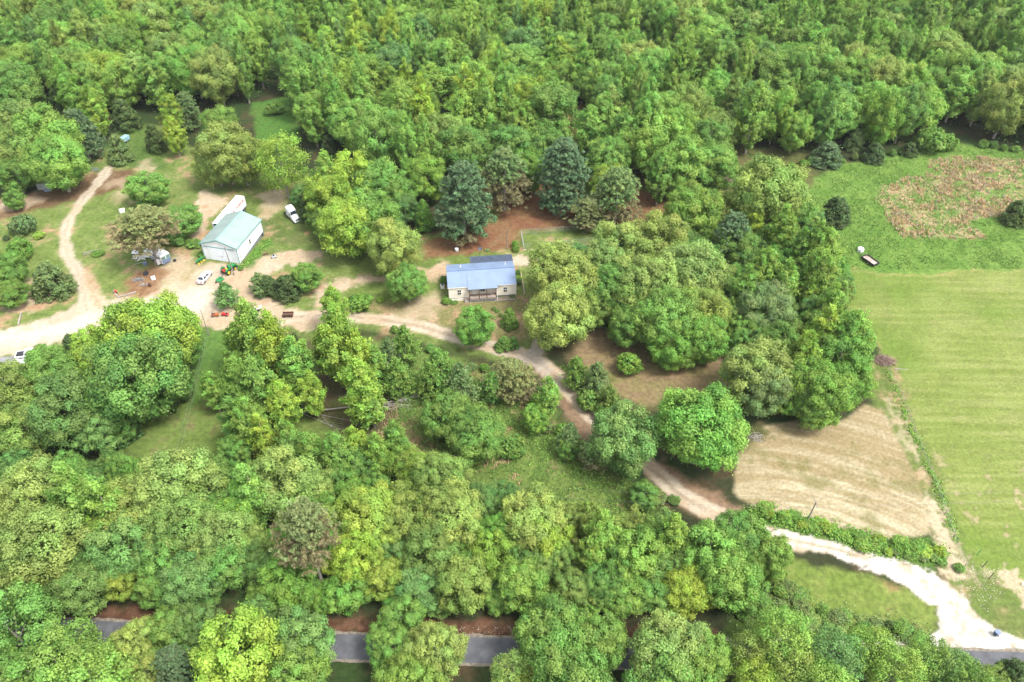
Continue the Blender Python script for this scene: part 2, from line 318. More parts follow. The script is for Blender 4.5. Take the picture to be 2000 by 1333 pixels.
# worn white tracks beside the fence
for ln, wd, k in (([(1735, 790), (1760, 850), (1780, 880)], 1.6, .5), ([(1815, 985), (1832, 1040), (1850, 1085), (1865, 1130)], 3.0, .95), ([(1850, 1000), (1862, 1050), (1880, 1120)], 1.6, .5), ([(1980, 1130), (2020, 1190), (2080, 1260)], 3.2, .9), ([(1880, 1120), (1930, 1115)], 1.6, .45), ([(1765, 800), (1790, 900), (1830, 990)], .8, .45)):
    d, _ = ldist(Xw, Yw, W(ln)); col = mixc(col, G(232, 212, 176)[None], sm(wd / 2 - d + (n4 - .5) * 2.2 + (n2 - .5) * 2.5, -.5, .5) * k)
# dark wheel-less weeds by barn walls
paint([(468, 520), (520, 466), (535, 468), (490, 525)], grass((104, 148, 60), (116, 160, 70)), .7)
paint([(500, 430), (560, 420), (640, 470), (640, 485), (560, 480), (520, 470)], grass((112, 132, 66), (122, 140, 74), (196, 164, 120), .55, .66), 1.2, k=.8)
paint([(1430, 835), (1490, 828), (1500, 850), (1450, 880)], grass((110, 120, 64), (120, 116, 78)), 1)
Z = (n3 - .5) * .0
colA = np.concatenate([np.clip(col, 0, 1), np.ones((len(col), 1))], 1)
idx = np.arange(nx * ny).reshape(ny, nx)
F_all = np.stack([idx[:-1, :-1], idx[:-1, 1:], idx[1:, 1:], idx[1:, :-1]], -1).reshape(-1, 4)
V_all = np.stack([X, Y, np.zeros_like(X)], 1)
rg_top = W([(-900, 1172), (176, 1212), (420, 1226), (660, 1239), (1000, 1247), (1450, 1258), (2000, 1275), (2900, 1303)])
rg_bot = W([(-900, 1216), (176, 1260), (420, 1274), (660, 1288), (1000, 1298), (1450, 1312), (2000, 1338), (2900, 1380)])
def sheet(name, mask, z, m, label=None):
    f = F_all[mask]; u, inv = np.unique(f, return_inverse=True)
    V = V_all[u].copy(); V[:, 2] = z
    o = npmesh(name, V, inv.reshape(-1, 4), m, attrs={'col': ('FLOAT_COLOR', 'POINT', colA[u])}, smooth=True)
    return tag(o, label, kind='structure')
fc = lambda a: a[F_all].mean(1)
f_dm, f_dh, f_ds, f_sand, f_gr = fc(dm), fc(dh), fc(ds), fc(sandm), fc(dgr)
mg = f_gr > .0; mh_ = (f_dh > 0) & ~mg; mm = (f_dm > 0) & ~mg & ~mh_; ms_ = (f_sand > .2) & ~mg & ~mh_ & ~mm
sheet('ground', ~(mg | mh_ | mm | ms_), 0, M['ground'], 'rough grass, brush and leaf litter ground of the whole property')
sheet('gravel_drive', mg, 0, M['sand'], 'bright white gravel drive mouth meeting the paved road')
sheet('hay_patch', mh_, 0, M['mown'], 'tan mown hay patch with curved rows beside the drive')
sheet('mown_field', mm, 0, M['mown'], 'large mown green field with cut swaths on the right')
sheet('dirt_track', ms_, 0, M['sand'], 'pale sandy yard and two-track dirt drive')
# outskirts to the horizon
ox = np.linspace(-2500, 2500, 60); oy = np.concatenate([np.linspace(-1500, 44, 12), [262.0], np.linspace(300, 3500, 20)])
m = MB()
x0, x1, y0, y1 = xs[0], xs[-1], ys[0], ys[-1]
o = MB(); o.v = [(-3000, -2000, -.004), (3000, -2000, -.004), (3000, 4000, -.004), (-3000, 4000, -.004)]; o.f = [(0, 1, 2, 3)]
tag(obj('outlying_land', o, mat('outlying_land', tuple(G(72, 92, 46)), .95, var=.5, scale=.2)), 'wooded land running to the horizon', kind='structure')
# paved road
asp = mat('asphalt', (.072, .074, .082), .85, var=.25, scale=.7, bump=.01)
m = MB(); N = 90; a = np.array(rg_top); b = np.array(rg_bot)
def along(pl, t):
    i = min(int(t * (len(pl) - 1)), len(pl) - 2); q = t * (len(pl) - 1) - i; return pl[i] * (1 - q) + pl[i + 1] * q
V = []; 
for i in range(N + 1):
    t = i / N; p = along(a, t); q = along(b, t)
    for k in range(5): s_ = k / 4; V.append((*(p * (1 - s_) + q * s_), .008 + .03 * math.sin(math.pi * s_)))
Fq = [(i * 5 + k, i * 5 + k + 1, i * 5 + k + 6, i * 5 + k + 5) for i in range(N) for k in range(4)]
m.v = V; m.f = Fq; tag(obj('paved_road', m, asp, smooth=True), 'narrow grey asphalt road along the bottom edge', kind='structure')
m = MB()
for off, wd in ((-.55, .5), (.0, .45)):
    base = a if off < 0 else b
    vv = []
    for i in range(N * 2 + 1):
        p = along(base, i / (N * 2)); j = random.uniform(-.15, .15)
        vv += [(p[0], p[1] + (.0 if off < 0 else -wd - j), .006), (p[0], p[1] + (wd + j if off < 0 else 0.0), .006)]
    n0 = len(m.v); m.v += vv; m.f += [(n0 + 2 * i, n0 + 2 * i + 2, n0 + 2 * i + 3, n0 + 2 * i + 1) for i in range(N * 2)]
tag(obj('road_shoulder', m, mat('shoulder_gravel', tuple(G(176, 164, 146)), .95, var=.4, scale=2)), 'thin strips of grey gravel on both edges of the paved road', kind='structure')
# ---------------------------------------------------------------- tree prototypes
def rdir(n, zmin=-1.0):
    z = rng.uniform(zmin, 1, n); t = rng.uniform(0, 2 * np.pi, n); r = np.sqrt(1 - z * z); return np.stack([r * np.cos(t), r * np.sin(t), z], 1)
def nrm(a): return a / (np.linalg.norm(a, axis=-1, keepdims=True) + 1e-9)
def leaves(C, Nn, S, jit=.55, asp=1.0):
    """rhombic bent leaf sprays: centres C, facing Nn, size S"""
    n = len(C); nn = nrm(Nn + rng.normal(0, jit, (n, 3))); t = nrm(np.cross(nn, rng.normal(0, 1, (n, 3)))); b = np.cross(nn, t); S = S[:, None]
    A = C - t * S * .5 * asp; B = C + b * S * .36; D = C + t * S * .5 * asp; E_ = C - b * S * .36
    k = -nn * S * .14
    V = np.stack([A + k, B, D + k, E_], 1).reshape(-1, 3); return V, np.arange(4 * n).reshape(-1, 4)
def crown_mesh(name, C, Nn, S, v, lobe, mt, jit=.55, brown=None, asp=1.0):
    V, F = leaves(C, Nn, S, jit, asp); at = {'v': ('FLOAT', 'FACE', v), 'lobe': ('FLOAT', 'FACE', lobe)}
    if brown is not None: at['brown'] = ('FLOAT', 'FACE', brown)
    o = npmesh(name, V, F, mt, attrs=at); me = o.data; bpy.data.objects.remove(o); return me
def lobed(R0, Hc, z0, nl, nt_, nlf, ls, shape='round', rl=.26, zmin=-.75, seed=0, mt='leaf', jit=.55, tr=.10, name='crown', droop=0):
    """crown of nl billowing lobes, each of nt_ tufts of nlf leaves"""
    d = rdir(nl, zmin); d = d[np.argsort(d[:, 2])]
    # spread lobes apart a little
    for _ in range(12):
        D = d[:, None] - d[None]; q = (D ** 2).sum(-1) + np.eye(nl); d = nrm(d + (D / q[..., None] ** 1.5).sum(1) * .012); d[:, 2] = np.maximum(d[:, 2], zmin); d = nrm(d)
    rr = rng.uniform(.56, .90, nl)
    if shape == 'cone':
        h = rng.uniform(.02, .98, nl) ** 1.25; a = rng.uniform(0, 2 * np.pi, nl); pr = (1 - h) ** .62 * (.55 + .45 * np.minimum(1, (h + .03) / .12)) * rng.uniform(.6, .85, nl)
        LC = np.stack([pr * R0 * np.cos(a), pr * R0 * np.sin(a), z0 + h * Hc * .93], 1); d = nrm(np.stack([np.cos(a), np.sin(a), .35 + .6 * h], 1))
        LR = R0 * rl * (1.1 - .65 * h) * rng.uniform(.8, 1.25, nl)
    else:
        LC = d * rr[:, None] * np.array([R0, R0, Hc / 2]) + np.array([0, 0, z0 + Hc / 2])
        LC[:, 0] *= rng.uniform(.9, 1.1); LR = R0 * rl * rng.uniform(.7, 1.3, nl) * np.where(d[:, 2] < -.2, .85, 1)
    li = np.repeat(np.arange(nl), nt_); n = len(li); td = nrm(rdir(n) + d[li] * .75 + np.array([0, 0, .25]))
    TC = LC[li] + td * (LR[li] * rng.uniform(.7, 1.08, n))[:, None] * np.array([1, 1, .85])
    ti = np.repeat(np.arange(n), nlf); N = len(ti); off = rng.normal(0, 1, (N, 3)) * (tr * R0 * .5)
    C = TC[ti] + off; C[:, 2] -= droop * np.linalg.norm(off[:, :2], axis=1)
    v = np.clip(rng.uniform(0, 1, nl)[li][ti] * .42 + rng.uniform(0, 1, n)[ti] * .40 + rng.uniform(0, 1, N) * .18 + .0, 0, 1)
    S = ls * rng.uniform(.7, 1.25, N)
    # inner filling
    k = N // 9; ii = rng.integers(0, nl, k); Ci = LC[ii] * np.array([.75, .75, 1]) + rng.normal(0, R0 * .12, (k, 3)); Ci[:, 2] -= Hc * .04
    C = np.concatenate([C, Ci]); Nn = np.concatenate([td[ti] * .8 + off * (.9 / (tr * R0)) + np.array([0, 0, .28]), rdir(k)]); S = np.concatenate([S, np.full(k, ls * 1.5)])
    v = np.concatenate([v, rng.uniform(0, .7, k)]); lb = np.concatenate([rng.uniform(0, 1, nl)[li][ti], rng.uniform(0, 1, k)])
    keep = C[:, 2] > .15; br = np.zeros(keep.sum())
    return crown_mesh(name, C[keep], Nn[keep], S[keep], v[keep], lb[keep], M[mt], jit, brown=br), LC
def spired(R0, Hc, z0, nb, nt_, nlf, ls, up=.9, name='crown', jit=.6, tops=1):
    """tall crown of steeply rising leafy branches, pointed on top, gaps between"""
    tp = [(0, 0, 1.0)] + [(rng.uniform(-.45, .45) * R0, rng.uniform(-.45, .45) * R0, rng.uniform(.72, .93)) for _ in range(tops - 1)]
    C_, N_, v_, l_, LC = [], [], [], [], []
    for b in range(nb):
        tx, ty, th = tp[b % tops]; h = (b / nb * .97 + rng.uniform(-.02, .02)); h = min(max(h, 0), .985); a = b * 2.399 + rng.uniform(-.5, .5)
        L = R0 * (min(1, (1.05 - h) ** .72 * 1.16) * (.62 + .38 * min(1, h / .22))) * rng.uniform(.7, 1.1) * (1 if tops == 1 else .75)
        st = np.array([tx * h, ty * h, z0 + h * Hc * th * .9]); ud = up * rng.uniform(.6, 1.2)
        t = rng.uniform(.25 if h < .8 else 0, 1, nt_) ** .8
        P_ = st + np.stack([np.cos(a) * L * t, np.sin(a) * L * t, L * ud * t ** 1.3], 1) + rng.normal(0, .055 * R0, (nt_, 3))
        if h > .9: P_ = st + np.stack([rng.normal(0, .05 * R0, nt_), rng.normal(0, .05 * R0, nt_), t * Hc * .1 * th], 1)
        LC.append(st); ti = np.repeat(np.arange(nt_), nlf); n = len(ti)
        C_.append(P_[ti] + rng.normal(0, .055 * R0, (n, 3))); N_.append(np.tile(np.array([np.cos(a) * .8, np.sin(a) * .8, .55]), (n, 1)) + rng.normal(0, .25, (nt_, 3))[ti])
        v_.append(np.clip(rng.uniform(0, 1) * .42 + rng.uniform(0, 1, nt_)[ti] * .38 + rng.uniform(0, 1, n) * .2, 0, 1)); l_.append(np.full(n, rng.uniform(0, 1)))
    C = np.concatenate(C_); keep = C[:, 2] > .2
    return crown_mesh(name, C[keep], np.concatenate(N_)[keep], (ls * rng.uniform(.7, 1.25, len(C)))[keep], np.concatenate(v_)[keep], np.concatenate(l_)[keep], M['leaf'], jit, brown=np.zeros(keep.sum())), np.array(LC)
def pined(R0, Hc, z0, nb, nt_, nlf, ls, browncut=0.0, name='crown', flat=.55):
    C_, N_, v_, l_, b_, LC = [], [], [], [], [], []
    for b in range(nb):
        h = (b + .5) / nb; h = 1 - (1 - h) ** 1.1; a = b * 2.399 + rng.uniform(-.4, .4); L = R0 * (1 - h ** 2.2) ** .6 * (.6 + .4 * min(1, (h + .05) / .3)) * rng.uniform(.75, 1.1)
        st = np.array([0, 0, z0 + h * Hc * .9]); brn = 1.0 if (1 - h) > 1 - browncut + rng.uniform(-.12, .12) else 0.0
        brn = 1.0 if h < browncut + rng.uniform(-.12, .12) else 0.0
        t = rng.uniform(.35, 1, nt_); sp = (rng.normal(0, .17, nt_) * t) * R0
        P_ = st + np.stack([np.cos(a) * L * t - np.sin(a) * sp, np.sin(a) * L * t + np.cos(a) * sp, L * .22 * t * (0.2 + h) + rng.normal(0, .03 * R0, nt_) + (h > .93) * t * .1 * Hc * .4], 1)
        LC.append(st); ti = np.repeat(np.arange(nt_), nlf); n = len(ti); dd = rdir(n, -.2)
        C_.append(P_[ti] + dd * .055 * R0); N_.append(dd + np.array([0, 0, flat]))
        v_.append(np.clip(.3 * rng.uniform(0, 1) + rng.uniform(0, 1, nt_)[ti] * .4 + rng.uniform(0, 1, n) * .3, 0, 1)); l_.append(np.full(n, rng.uniform(0, 1))); b_.append(np.full(n, brn) * rng.uniform(.6, 1, n))
    C = np.concatenate(C_)
    return crown_mesh(name, C, np.concatenate(N_), ls * rng.uniform(.7, 1.25, len(C)), np.concatenate(v_), np.concatenate(l_), M['needle'], .6, brown=np.concatenate(b_), asp=1.25), np.array(LC)
def trunk_mesh(name, h, r, LC, nlimb, lean=0.0, mt='bark', forks=1, z0=0.0):
    mb = MB(); k = 6; pts = []; x = y = 0
    for i in range(k + 1):
        t = i / k; pts.append((x, y, h * t)); x += random.uniform(-.012, .012) * h + lean * h / k; y += random.uniform(-.012, .012) * h
    for i in range(k):
        a = r * (1.25 if i == 0 else 1) * (1 - .8 * i / k) ; b = r * (1 - .8 * (i + 1) / k); mb.tube(pts[i], pts[i + 1], a, b, 7, cap=False)
    for j in rng.choice(len(LC), min(nlimb, len(LC)), replace=False):
        q = LC[j]; zb = min(h * .9, max(h * .18, q[2] * random.uniform(.5, .75))); t = zb / h * k; i = min(int(t), k - 1); f = t - i
        p0 = Vector(pts[i]).lerp(Vector(pts[i + 1]), f); p1 = Vector(q); mid = p0.lerp(p1, .5) + Vector((0, 0, -.04 * h * random.random())); rr = r * (1 - .8 * zb / h) * .5
        mb.tube(p0, mid, rr, rr * .65, 5, cap=False); mb.tube(mid, p1, rr * .65, rr * .22, 5, cap=False)
    o = obj(name, mb, M[mt], smooth=True); me = o.data; bpy.data.objects.remove(o); return me
PROTO = {}   # kind -> list of (crown mesh, trunk mesh, radius, height, centre z, half height)
def reg(kind, cr, R0, H, z0, tr, nl=9, **kw):
    PROTO.setdefault(kind, []).append((cr[0], trunk_mesh('trunk', H * .86, tr, cr[1], nl, **kw), R0, H, (z0 + H) / 2, (H - z0) / 2))
for i in range(5):   # billowing oaks
    R0, H, z0 = 7.0, 15.5, 1.6 + .3 * (i % 3); reg('oak', lobed(R0, H - z0, z0, 50 + 9 * i, 20, 22, .37, rl=.215 + .012 * (i % 3), jit=.38, tr=.10), R0, H, z0, .36, 12)
for i in range(3):   # softer round crowns
    R0, H, z0 = 6.2, 15.0, 1.0; reg('maple', lobed(R0, H - z0, z0, 85, 12, 21, .38, rl=.18, tr=.115, jit=.4), R0, H, z0, .30, 12)
for i in range(5):   # spire crowned
    R0, H, z0 = 4.2, 17.0, 1.6; reg('poplar', spired(R0, H - z0, z0, 84, 11, 18, .34, tops=1 + i % 3, up=1.15, jit=.42), R0, H, z0, .24, 26)
for i in range(3):   # thin airy trees
    R0, H, z0 = 4.6, 14.0, 2.2; reg('airy', lobed(R0, H - z0, z0, 60, 8, 14, .32, rl=.22, tr=.16), R0, H, z0, .15, 30)
for i in range(2):
    R0, H, z0 = 4.0, 15.0, 3.0; reg('sparse', spired(R0, H - z0, z0, 60, 4, 6, .4, tops=3), R0, H, z0, .2, 48, mt='deadwood')
for i in range(4):
    R0, H, z0 = 5.4, 15.5, 1.0; reg('pine', pined(R0, H - z0, z0, 84, 16, 18, .36), R0, H, z0, .3, 30)
for i in range(3):
    R0, H, z0 = 6.4, 15.5, 1.8; reg('brownpine', pined(R0, H - z0, z0, 74, 14, 16, .36, browncut=.34 + .08 * i), R0, H, z0, .34, 40)
R0, H, z0 = 6.0, 16.5, 7.0; reg('highpine', pined(R0, H - z0, z0, 64, 14, 15, .34, browncut=.5), R0, H, z0, .38, 40)
for i in range(4):
    R0, H, z0 = 3.0, 7.5, .2; reg('cedar', lobed(R0, H - z0, z0, 90, 12, 9, .30, shape='cone', rl=.24, mt='needle', jit=.7), R0, H, z0, .18, 6)
for i in range(4):
    R0, H, z0 = 2.0, 3.0, .0; reg('shrub', lobed(R0, H - z0, z0, 34, 11, 8, .30, rl=.28, zmin=-.3), R0, H, z0, .07, 6)
for i in range(3):   # feathery young softwoods
    R0, H, z0 = 3.2, 9.5, .5; reg('youngpine', spired(R0, H - z0, z0, 70, 8, 9, .34, up=.35), R0, H, z0, .13, 20)
# ---------------------------------------------------------------- tree placement
TINT = dict(y=(0.253, 0.377, 0.054), l=(0.206, 0.351, 0.066), g=(0.165, 0.297, 0.060), d=(0.134, 0.246, 0.057), p=(0.258, 0.355, 0.088), o=(0.210, 0.304, 0.067), b=(0.157, 0.283, 0.075), n=(0.118, 0.185, 0.078), k=(0.092, 0.149, 0.046), w=(0.281, 0.370, 0.060), q=(0.210, 0.257, 0.095), t=(0.173, 0.254, 0.084), c=(0.170, 0.319, 0.054))
WORD = dict(y='lime green', l='light green', g='mid green', d='deep green', p='pale olive', o='olive green', b='bluish green', n='grey green', k='dark green', w='yellow green', q='brownish green', t='dull green', c='bright mid green')
KN = dict(O=('oak', 'oak_tree', 'tree', 'billowing tree'), M=('maple', 'broadleaf_tree', 'tree', 'rounded tree'), S=('poplar', 'poplar_tree', 'tree', 'spiry tree'),
          A=('airy', 'airy_tree', 'tree', 'thin airy tree'), D=('sparse', 'sparse_tree', 'tree', 'half bare tree'), P=('pine', 'pine_tree', 'pine', 'pine'), B=('brownpine', 'pine_tree', 'pine', 'half browned pine'),
          H=('highpine', 'pine_tree', 'pine', 'bare trunked tall pine'), C=('cedar', 'cedar_tree', 'cedar', 'dense cedar'), R=('shrub', 'shrub', 'shrub', 'rounded shrub'), Y=('youngpine', 'young_tree', 'tree', 'feathery young tree'))
TREES = []   # dicts
BY = [9999]
def plant(k, px, py, wpx, c, h=None, lab=None, base=None, rot=None):
    """crown outline top at photo point (px,py), outline width wpx; h metres"""
    ps = PROTO[KN[k][0]]; p = ps[int(rng.integers(len(ps)))]; R0, H0, cz, hh = p[2:]
    x, y = P(px, py, 8)
    for _ in range(14):
        dd = depth(x, y, 6); s = FPX / dd; r = wpx / 2 / s
        Hh = h if h else {'O': 2.15, 'M': 2.3, 'S': 3.6, 'A': 2.9, 'D': 3.4, 'P': 2.7, 'B': 2.3, 'H': 2.7, 'C': 2.5, 'R': 1.5, 'Y': 2.9}[k] * r
        kz = Hh / H0; al = math.atan2(CH - Hh / 2, y)
        up = math.sqrt((hh * kz * math.cos(al)) ** 2 + (r * math.sin(al)) ** 2) * s * (.97)
        # centre projects `up` px under the top
        x, y = P(px, py + up, cz * kz)
    if base: x, y = P(*base)
    while topx(x, y)[1] > BY[0] and Hh > 3.5:      # keep the foot behind the clearing's edge, lower tree
        Hh *= .95; r *= .985; kz = Hh / H0
        for _ in range(4):
            s = FPX / depth(x, y, 6); al = math.atan2(CH - Hh / 2, y); x, y = P(px, py + math.sqrt((hh * kz * math.cos(al)) ** 2 + (r * math.sin(al)) ** 2) * s * .97, cz * kz)
    TREES.append(dict(k=k, x=x, y=y, r=r, h=Hh, c=c, p=p, lab=lab, rot=rot, hand=True))
T = lambda s: [plant(l.split()[0], *[float(q) for q in l.split()[1:4]], l.split()[4], *([float(l.split()[5])] if len(l.split()) > 5 else [])) for l in s.strip().splitlines() if l.strip()]
# front row beyond the paved road (viewer side)
T('''
M 25 1150 170 g
O -20 1250 150 g
O 120 1228 190 g
A 175 1275 150 l
O 262 1208 105 p
O 285 1270 80 p
M 338 1182 100 g
O 384 1172 110 b
P 342 1252 95 n
P 440 1292 70 q
M 468 1196 175 y
O 500 1168 90 b
O 585 1190 135 b
O 582 1250 130 g
M 785 1165 95 g
O 765 1214 100 l
O 852 1210 125 p
O 800 1275 130 l
A 1000 1272 85 o
O 1085 1176 150 g
O 1165 1190 130 g
O 1110 1260 170 g
A 1040 1300 80 w
O 1312 1204 150 p
O 1370 1220 130 g
O 1290 1275 150 g
M 1345 1290 110 l
A 1465 1235 90 o
A 1530 1190 120 l
A 1545 1250 110 o
A 1630 1232 110 b
A 1610 1280 120 l
A 1700 1225 100 l
A 1745 1258 110 l
A 1810 1245 90 l
A 1860 1262 90 b
A 1900 1290 100 g
C 1975 1275 90 k
M 1950 1300 80 o
A 1480 1285 100 y
''')
# the wood strip between meadow and road
BY[0] = 1178
T('''
O 62 895 160 p
S 150 888 130 l
O 70 985 180 p
M 10 1045 130 p
S 215 930 120 l
O 265 935 140 p
O 350 876 170 p
O 240 1000 140 b
O 405 905 120 o
O 350 960 140 o
O 430 990 130 p
S 490 895 110 l
M 445 965 110 c
M 500 935 80 g
O 565 876 145 p
O 620 915 90 p
H 598 968 140 q 22
O 498 1030 90 o
M 445 1045 110 g
M 560 1085 120 c
M 520 1125 110 g
O 720 945 125 w
M 735 1005 100 w
M 690 1040 110 y
O 790 965 110 o
O 885 945 130 p
O 842 1020 120 o
M 750 1085 90 w
M 815 1105 110 b
M 905 1085 120 o
O 1042 952 125 p
M 1070 1005 100 y
M 960 1040 100 y
O 1102 1035 70 p
M 1020 1090 110 l
S 1175 983 100 l
D 1240 975 60 p
S 1312 990 95 l
M 1245 1035 110 l
M 1385 1025 110 l
O 1445 1003 105 g
M 1425 1075 120 l
M 1345 1100 130 y
M 1215 1110 130 l
M 1290 1120 110 g
M 1460 1115 100 g
S 1150 1040 80 l
M 1060 1140 110 l
M 975 1125 100 g
M 680 1110 120 c
M 860 1140 100 b
M 235 1095 80 w
M 160 1085 130 b
M 60 1095 150 b
M 310 1100 100 g
M 370 1080 120 b
M 330 1050 110 g
S 190 1000 80 y
M 30 1120 100 g
M 400 1130 110 g
M 630 1130 90 c
M 590 1120 90 g
M 780 1130 90 c
M 1120 1110 90 o
M 1150 1150 90 l
''')
BY[0] = 9999
# left middle woods
BY[0] = 880
T('''
O 292 578 180 y
O 340 622 104 g
O 265 650 185 g
M 190 640 110 y
O 105 682 120 g
O 15 705 130 o
O 125 728 150 b
O 50 780 150 o
M 190 790 100 b
C 140 648 50 k 6
M 45 745 80 g
M 82 672 58 l 7
''')
BY[0] = 9999
# centre-left saplings and poplars
T('''
S 492 575 120 l
S 535 600 110 y
S 468 625 80 l
S 575 650 95 l
S 466 690 75 l
S 416 722 62 l
S 458 765 85 g
S 505 690 100 g
S 548 735 80 y
S 610 715 75 y
S 480 770 90 l
S 512 800 80 y
S 560 812 70 l
S 606 836 80 g
S 655 836 85 l
S 692 825 75 y
S 737 835 80 l
S 772 812 80 l
M 585 845 90 g
M 458 842 70 g
M 700 870 80 g
S 652 555 65 y
S 665 590 125 y
S 635 625 80 y
S 700 635 95 y
S 705 690 110 y
S 735 670 70 l
S 722 730 80 l
A 790 865 70 l
A 820 880 70 y
Y 790 630 70 g
Y 760 655 60 t
Y 775 690 80 g
Y 745 690 60 t
M 925 600 80 c 9
Y 858 672 85 g
Y 840 700 70 g
Y 900 700 80 t
B 1000 690 110 q 10
Y 960 720 60 g
S 1070 728 65 l
M 1045 790 60 c 6
O 872 762 105 g
O 930 800 110 g
O 860 885 110 o
C 995 598 40 g 5
C 985 652 40 g 3.5
C 1003 655 28 g 3
R 1000 850 55 g
Y 1112 820 60 t
M 1110 850 50 g 5
Y 1125 690 60 g
Y 1165 700 65 t
Y 1190 745 55 o
Y 1205 780 50 g
O 1215 790 140 b
B 1165 840 80 t 9
O 1370 752 175 c
R 1228 688 52 c 4.5
M 1260 940 60 g 5
M 905 745 50 t 6
R 1150 760 50 g
R 1185 790 45 g
R 575 655 40 k 5
''')
# wood east of the house
T('''
O 1095 478 135 p
O 1090 548 140 p
O 1205 430 110 p
O 1180 470 100 p
S 1238 462 50 l
O 1290 418 120 p
O 1262 500 130 p
O 1210 520 110 g
O 1355 360 110 l
O 1402 375 80 p
O 1500 310 145 o
M 1378 414 45 y
P 1430 412 95 n
O 1345 475 130 p
O 1390 500 90 o
O 1300 560 130 g
O 1370 560 110 o
M 1375 610 100 c
M 1230 590 90 g
M 1310 630 90 c
S 1475 395 60 y
S 1525 395 80 l
M 1560 390 80 g
S 1592 425 85 l
S 1560 440 70 l
S 1605 440 80 l
S 1490 480 80 l
S 1455 510 80 l
S 1530 500 80 l
S 1605 492 80 l
S 1590 480 80 l
O 1497 552 110 t
S 1578 540 55 y
S 1620 545 80 l
S 1640 545 60 g
S 1610 590 90 y
S 1660 600 90 l
S 1570 640 90 y
M 1640 650 110 c
M 1570 690 110 c
S 1690 640 50 l
M 1530 630 90 g
O 1478 662 140 p
O 1490 700 120 t
M 1610 710 120 c
M 1660 700 90 c
M 1540 720 90 c
M 1590 750 90 g
M 1440 440 90 g
M 1480 600 70 g
M 1160 560 80 o
M 1340 650 70 g
''')
# homestead
T('''
M 288 335 85 l 9
H 282 392 155 q 15
M 352 398 85 g 8
M 325 430 60 g 5
C 95 503 90 t 9
O 15 490 75 g 9
M 20 545 70 g 6
R 38 468 50 c
R 42 420 48 t
M 27 370 40 g 6
R 76 452 22 y 1.5
R 38 455 16 t 1.2
R 12 460 14 k 1.2
C 230 260 52 t 9
S 328 172 60 y
S 338 225 50 y
O 440 240 120 p
O 470 262 100 o
O 420 275 90 p
M 430 205 80 g
A 548 256 100 y
S 640 290 85 l
M 642 332 100 y
M 680 300 110 y
M 735 310 100 l
M 680 382 118 y
M 720 370 110 l
M 775 335 80 g
M 790 375 60 b
C 600 385 42 k 7
O 765 430 115 p
O 795 515 80 g
C 828 388 45 c 9
P 905 312 130 n
B 985 285 120 t
P 1100 268 120 n
B 1205 322 115 t
B 1150 380 90 q 9
M 1232 238 90 l
M 1185 270 90 l
S 1215 205 80 l
M 1285 230 110 l
S 1265 180 90 l
M 1385 235 90 g
O 1310 190 110 l
M 1190 318 80 y
S 1150 205 70 l
S 1180 180 80 l
M 1400 280 90 l
S 1290 290 70 l
M 1060 250 90 g
M 1000 240 100 g
O 860 225 110 o
O 905 245 110 g
M 1035 290 80 c
M 830 300 90 c
M 1335 268 105 l
M 1345 305 80 l
C 1618 272 70 n 7
C 1635 378 72 k 7.5
C 1672 248 45 t 7
C 1710 275 50 k 6
C 1778 275 40 k 4
C 1988 385 60 k 7
Y 505 528 50 t 6
C 520 532 55 k 5
C 558 530 65 k 6
M 598 512 65 l 7
Y 440 545 60 b 7
R 703 572 50 c 3
R 535 200 40 g 3
O 90 212 130 l
O 110 265 110 l
O 35 200 130 o
O 45 240 110 o
M 30 305 70 g
P 155 212 80 n
S 183 165 65 y
C 240 190 60 k 10
C 300 240 45 k 9
P 205 68 60 n
C 540 80 55 k 12
P 365 178 60 t
R 1820 250 60 g
R 1850 262 40 g
R 1810 262 40 g
S 1100 235 60 l
M 1080 160 110 g
C 640 262 35 k 7
''')
# foundation plants and small bushes beside the house
for px, py, r, h, c, nm in ((872, 592, 1.1, 1.3, 'c', 'round green bush at the left front corner of the blue roofed house'), (867, 553, 1.0, 1.8, 'c', 'tall bush beside the left wall of the blue roofed house'),
        (974, 578, .5, .7, 'w', 'small yellow bush right of the porch'), (983, 579, .6, .7, 'g', 'small green bush between yellow bush and house corner'),
        (1001, 581, .8, .8, 't', 'low dusty green bush at the right front corner of the house'), (887, 592, .9, .35, 'd', 'low dark green plant along the left front wall of the house'),
        (1013, 548, .9, 1.2, 'l', 'light green bush by the right wall of the house'), (1014, 556, .8, 1.6, 't', 'dull bush nearer the front by the right wall of the house'), (1012, 538, .7, 1.4, 'd', 'dark bush at the back of the right wall'),
        (1006, 482, .9, 1.6, 'c', 'upright green bush between the utility pole and the kennel fence'), (1008, 490, 1.0, 1.2, 'c', 'low green bush just below the upright one by the kennel fence'),
        (743, 588, .9, .9, 'y', 'small lime bush in the yard left of the house'), (951, 490, .6, .4, 't', 'tiny weed clump behind the dark roofed porch'),
        (470, 527, .7, .8, 'g', 'weed clump at the foot of the barn light pole'), (400, 500, 1.4, 1.2, 'g', 'weedy bush at the left front corner of the barn'), (380, 480, 1.8, 1.5, 'g', 'bush in weeds between browned pine and barn'),
        (350, 478, 1.6, 2.0, 'g', 'bright bush behind the old motorhome'), (192, 497, 1.6, .9, 'c', 'green vine growing on the short wooden fence'), (1872, 1112, .9, 1.0, 'g', 'weed bush at the end post of the wire fence')):
    x, y = P(px, py); ps = PROTO['shrub']; TREES.append(dict(k='R', x=x, y=y, r=r, h=h, c=c, p=ps[int(rng.integers(4))], lab=nm, rot=None, hand=True))
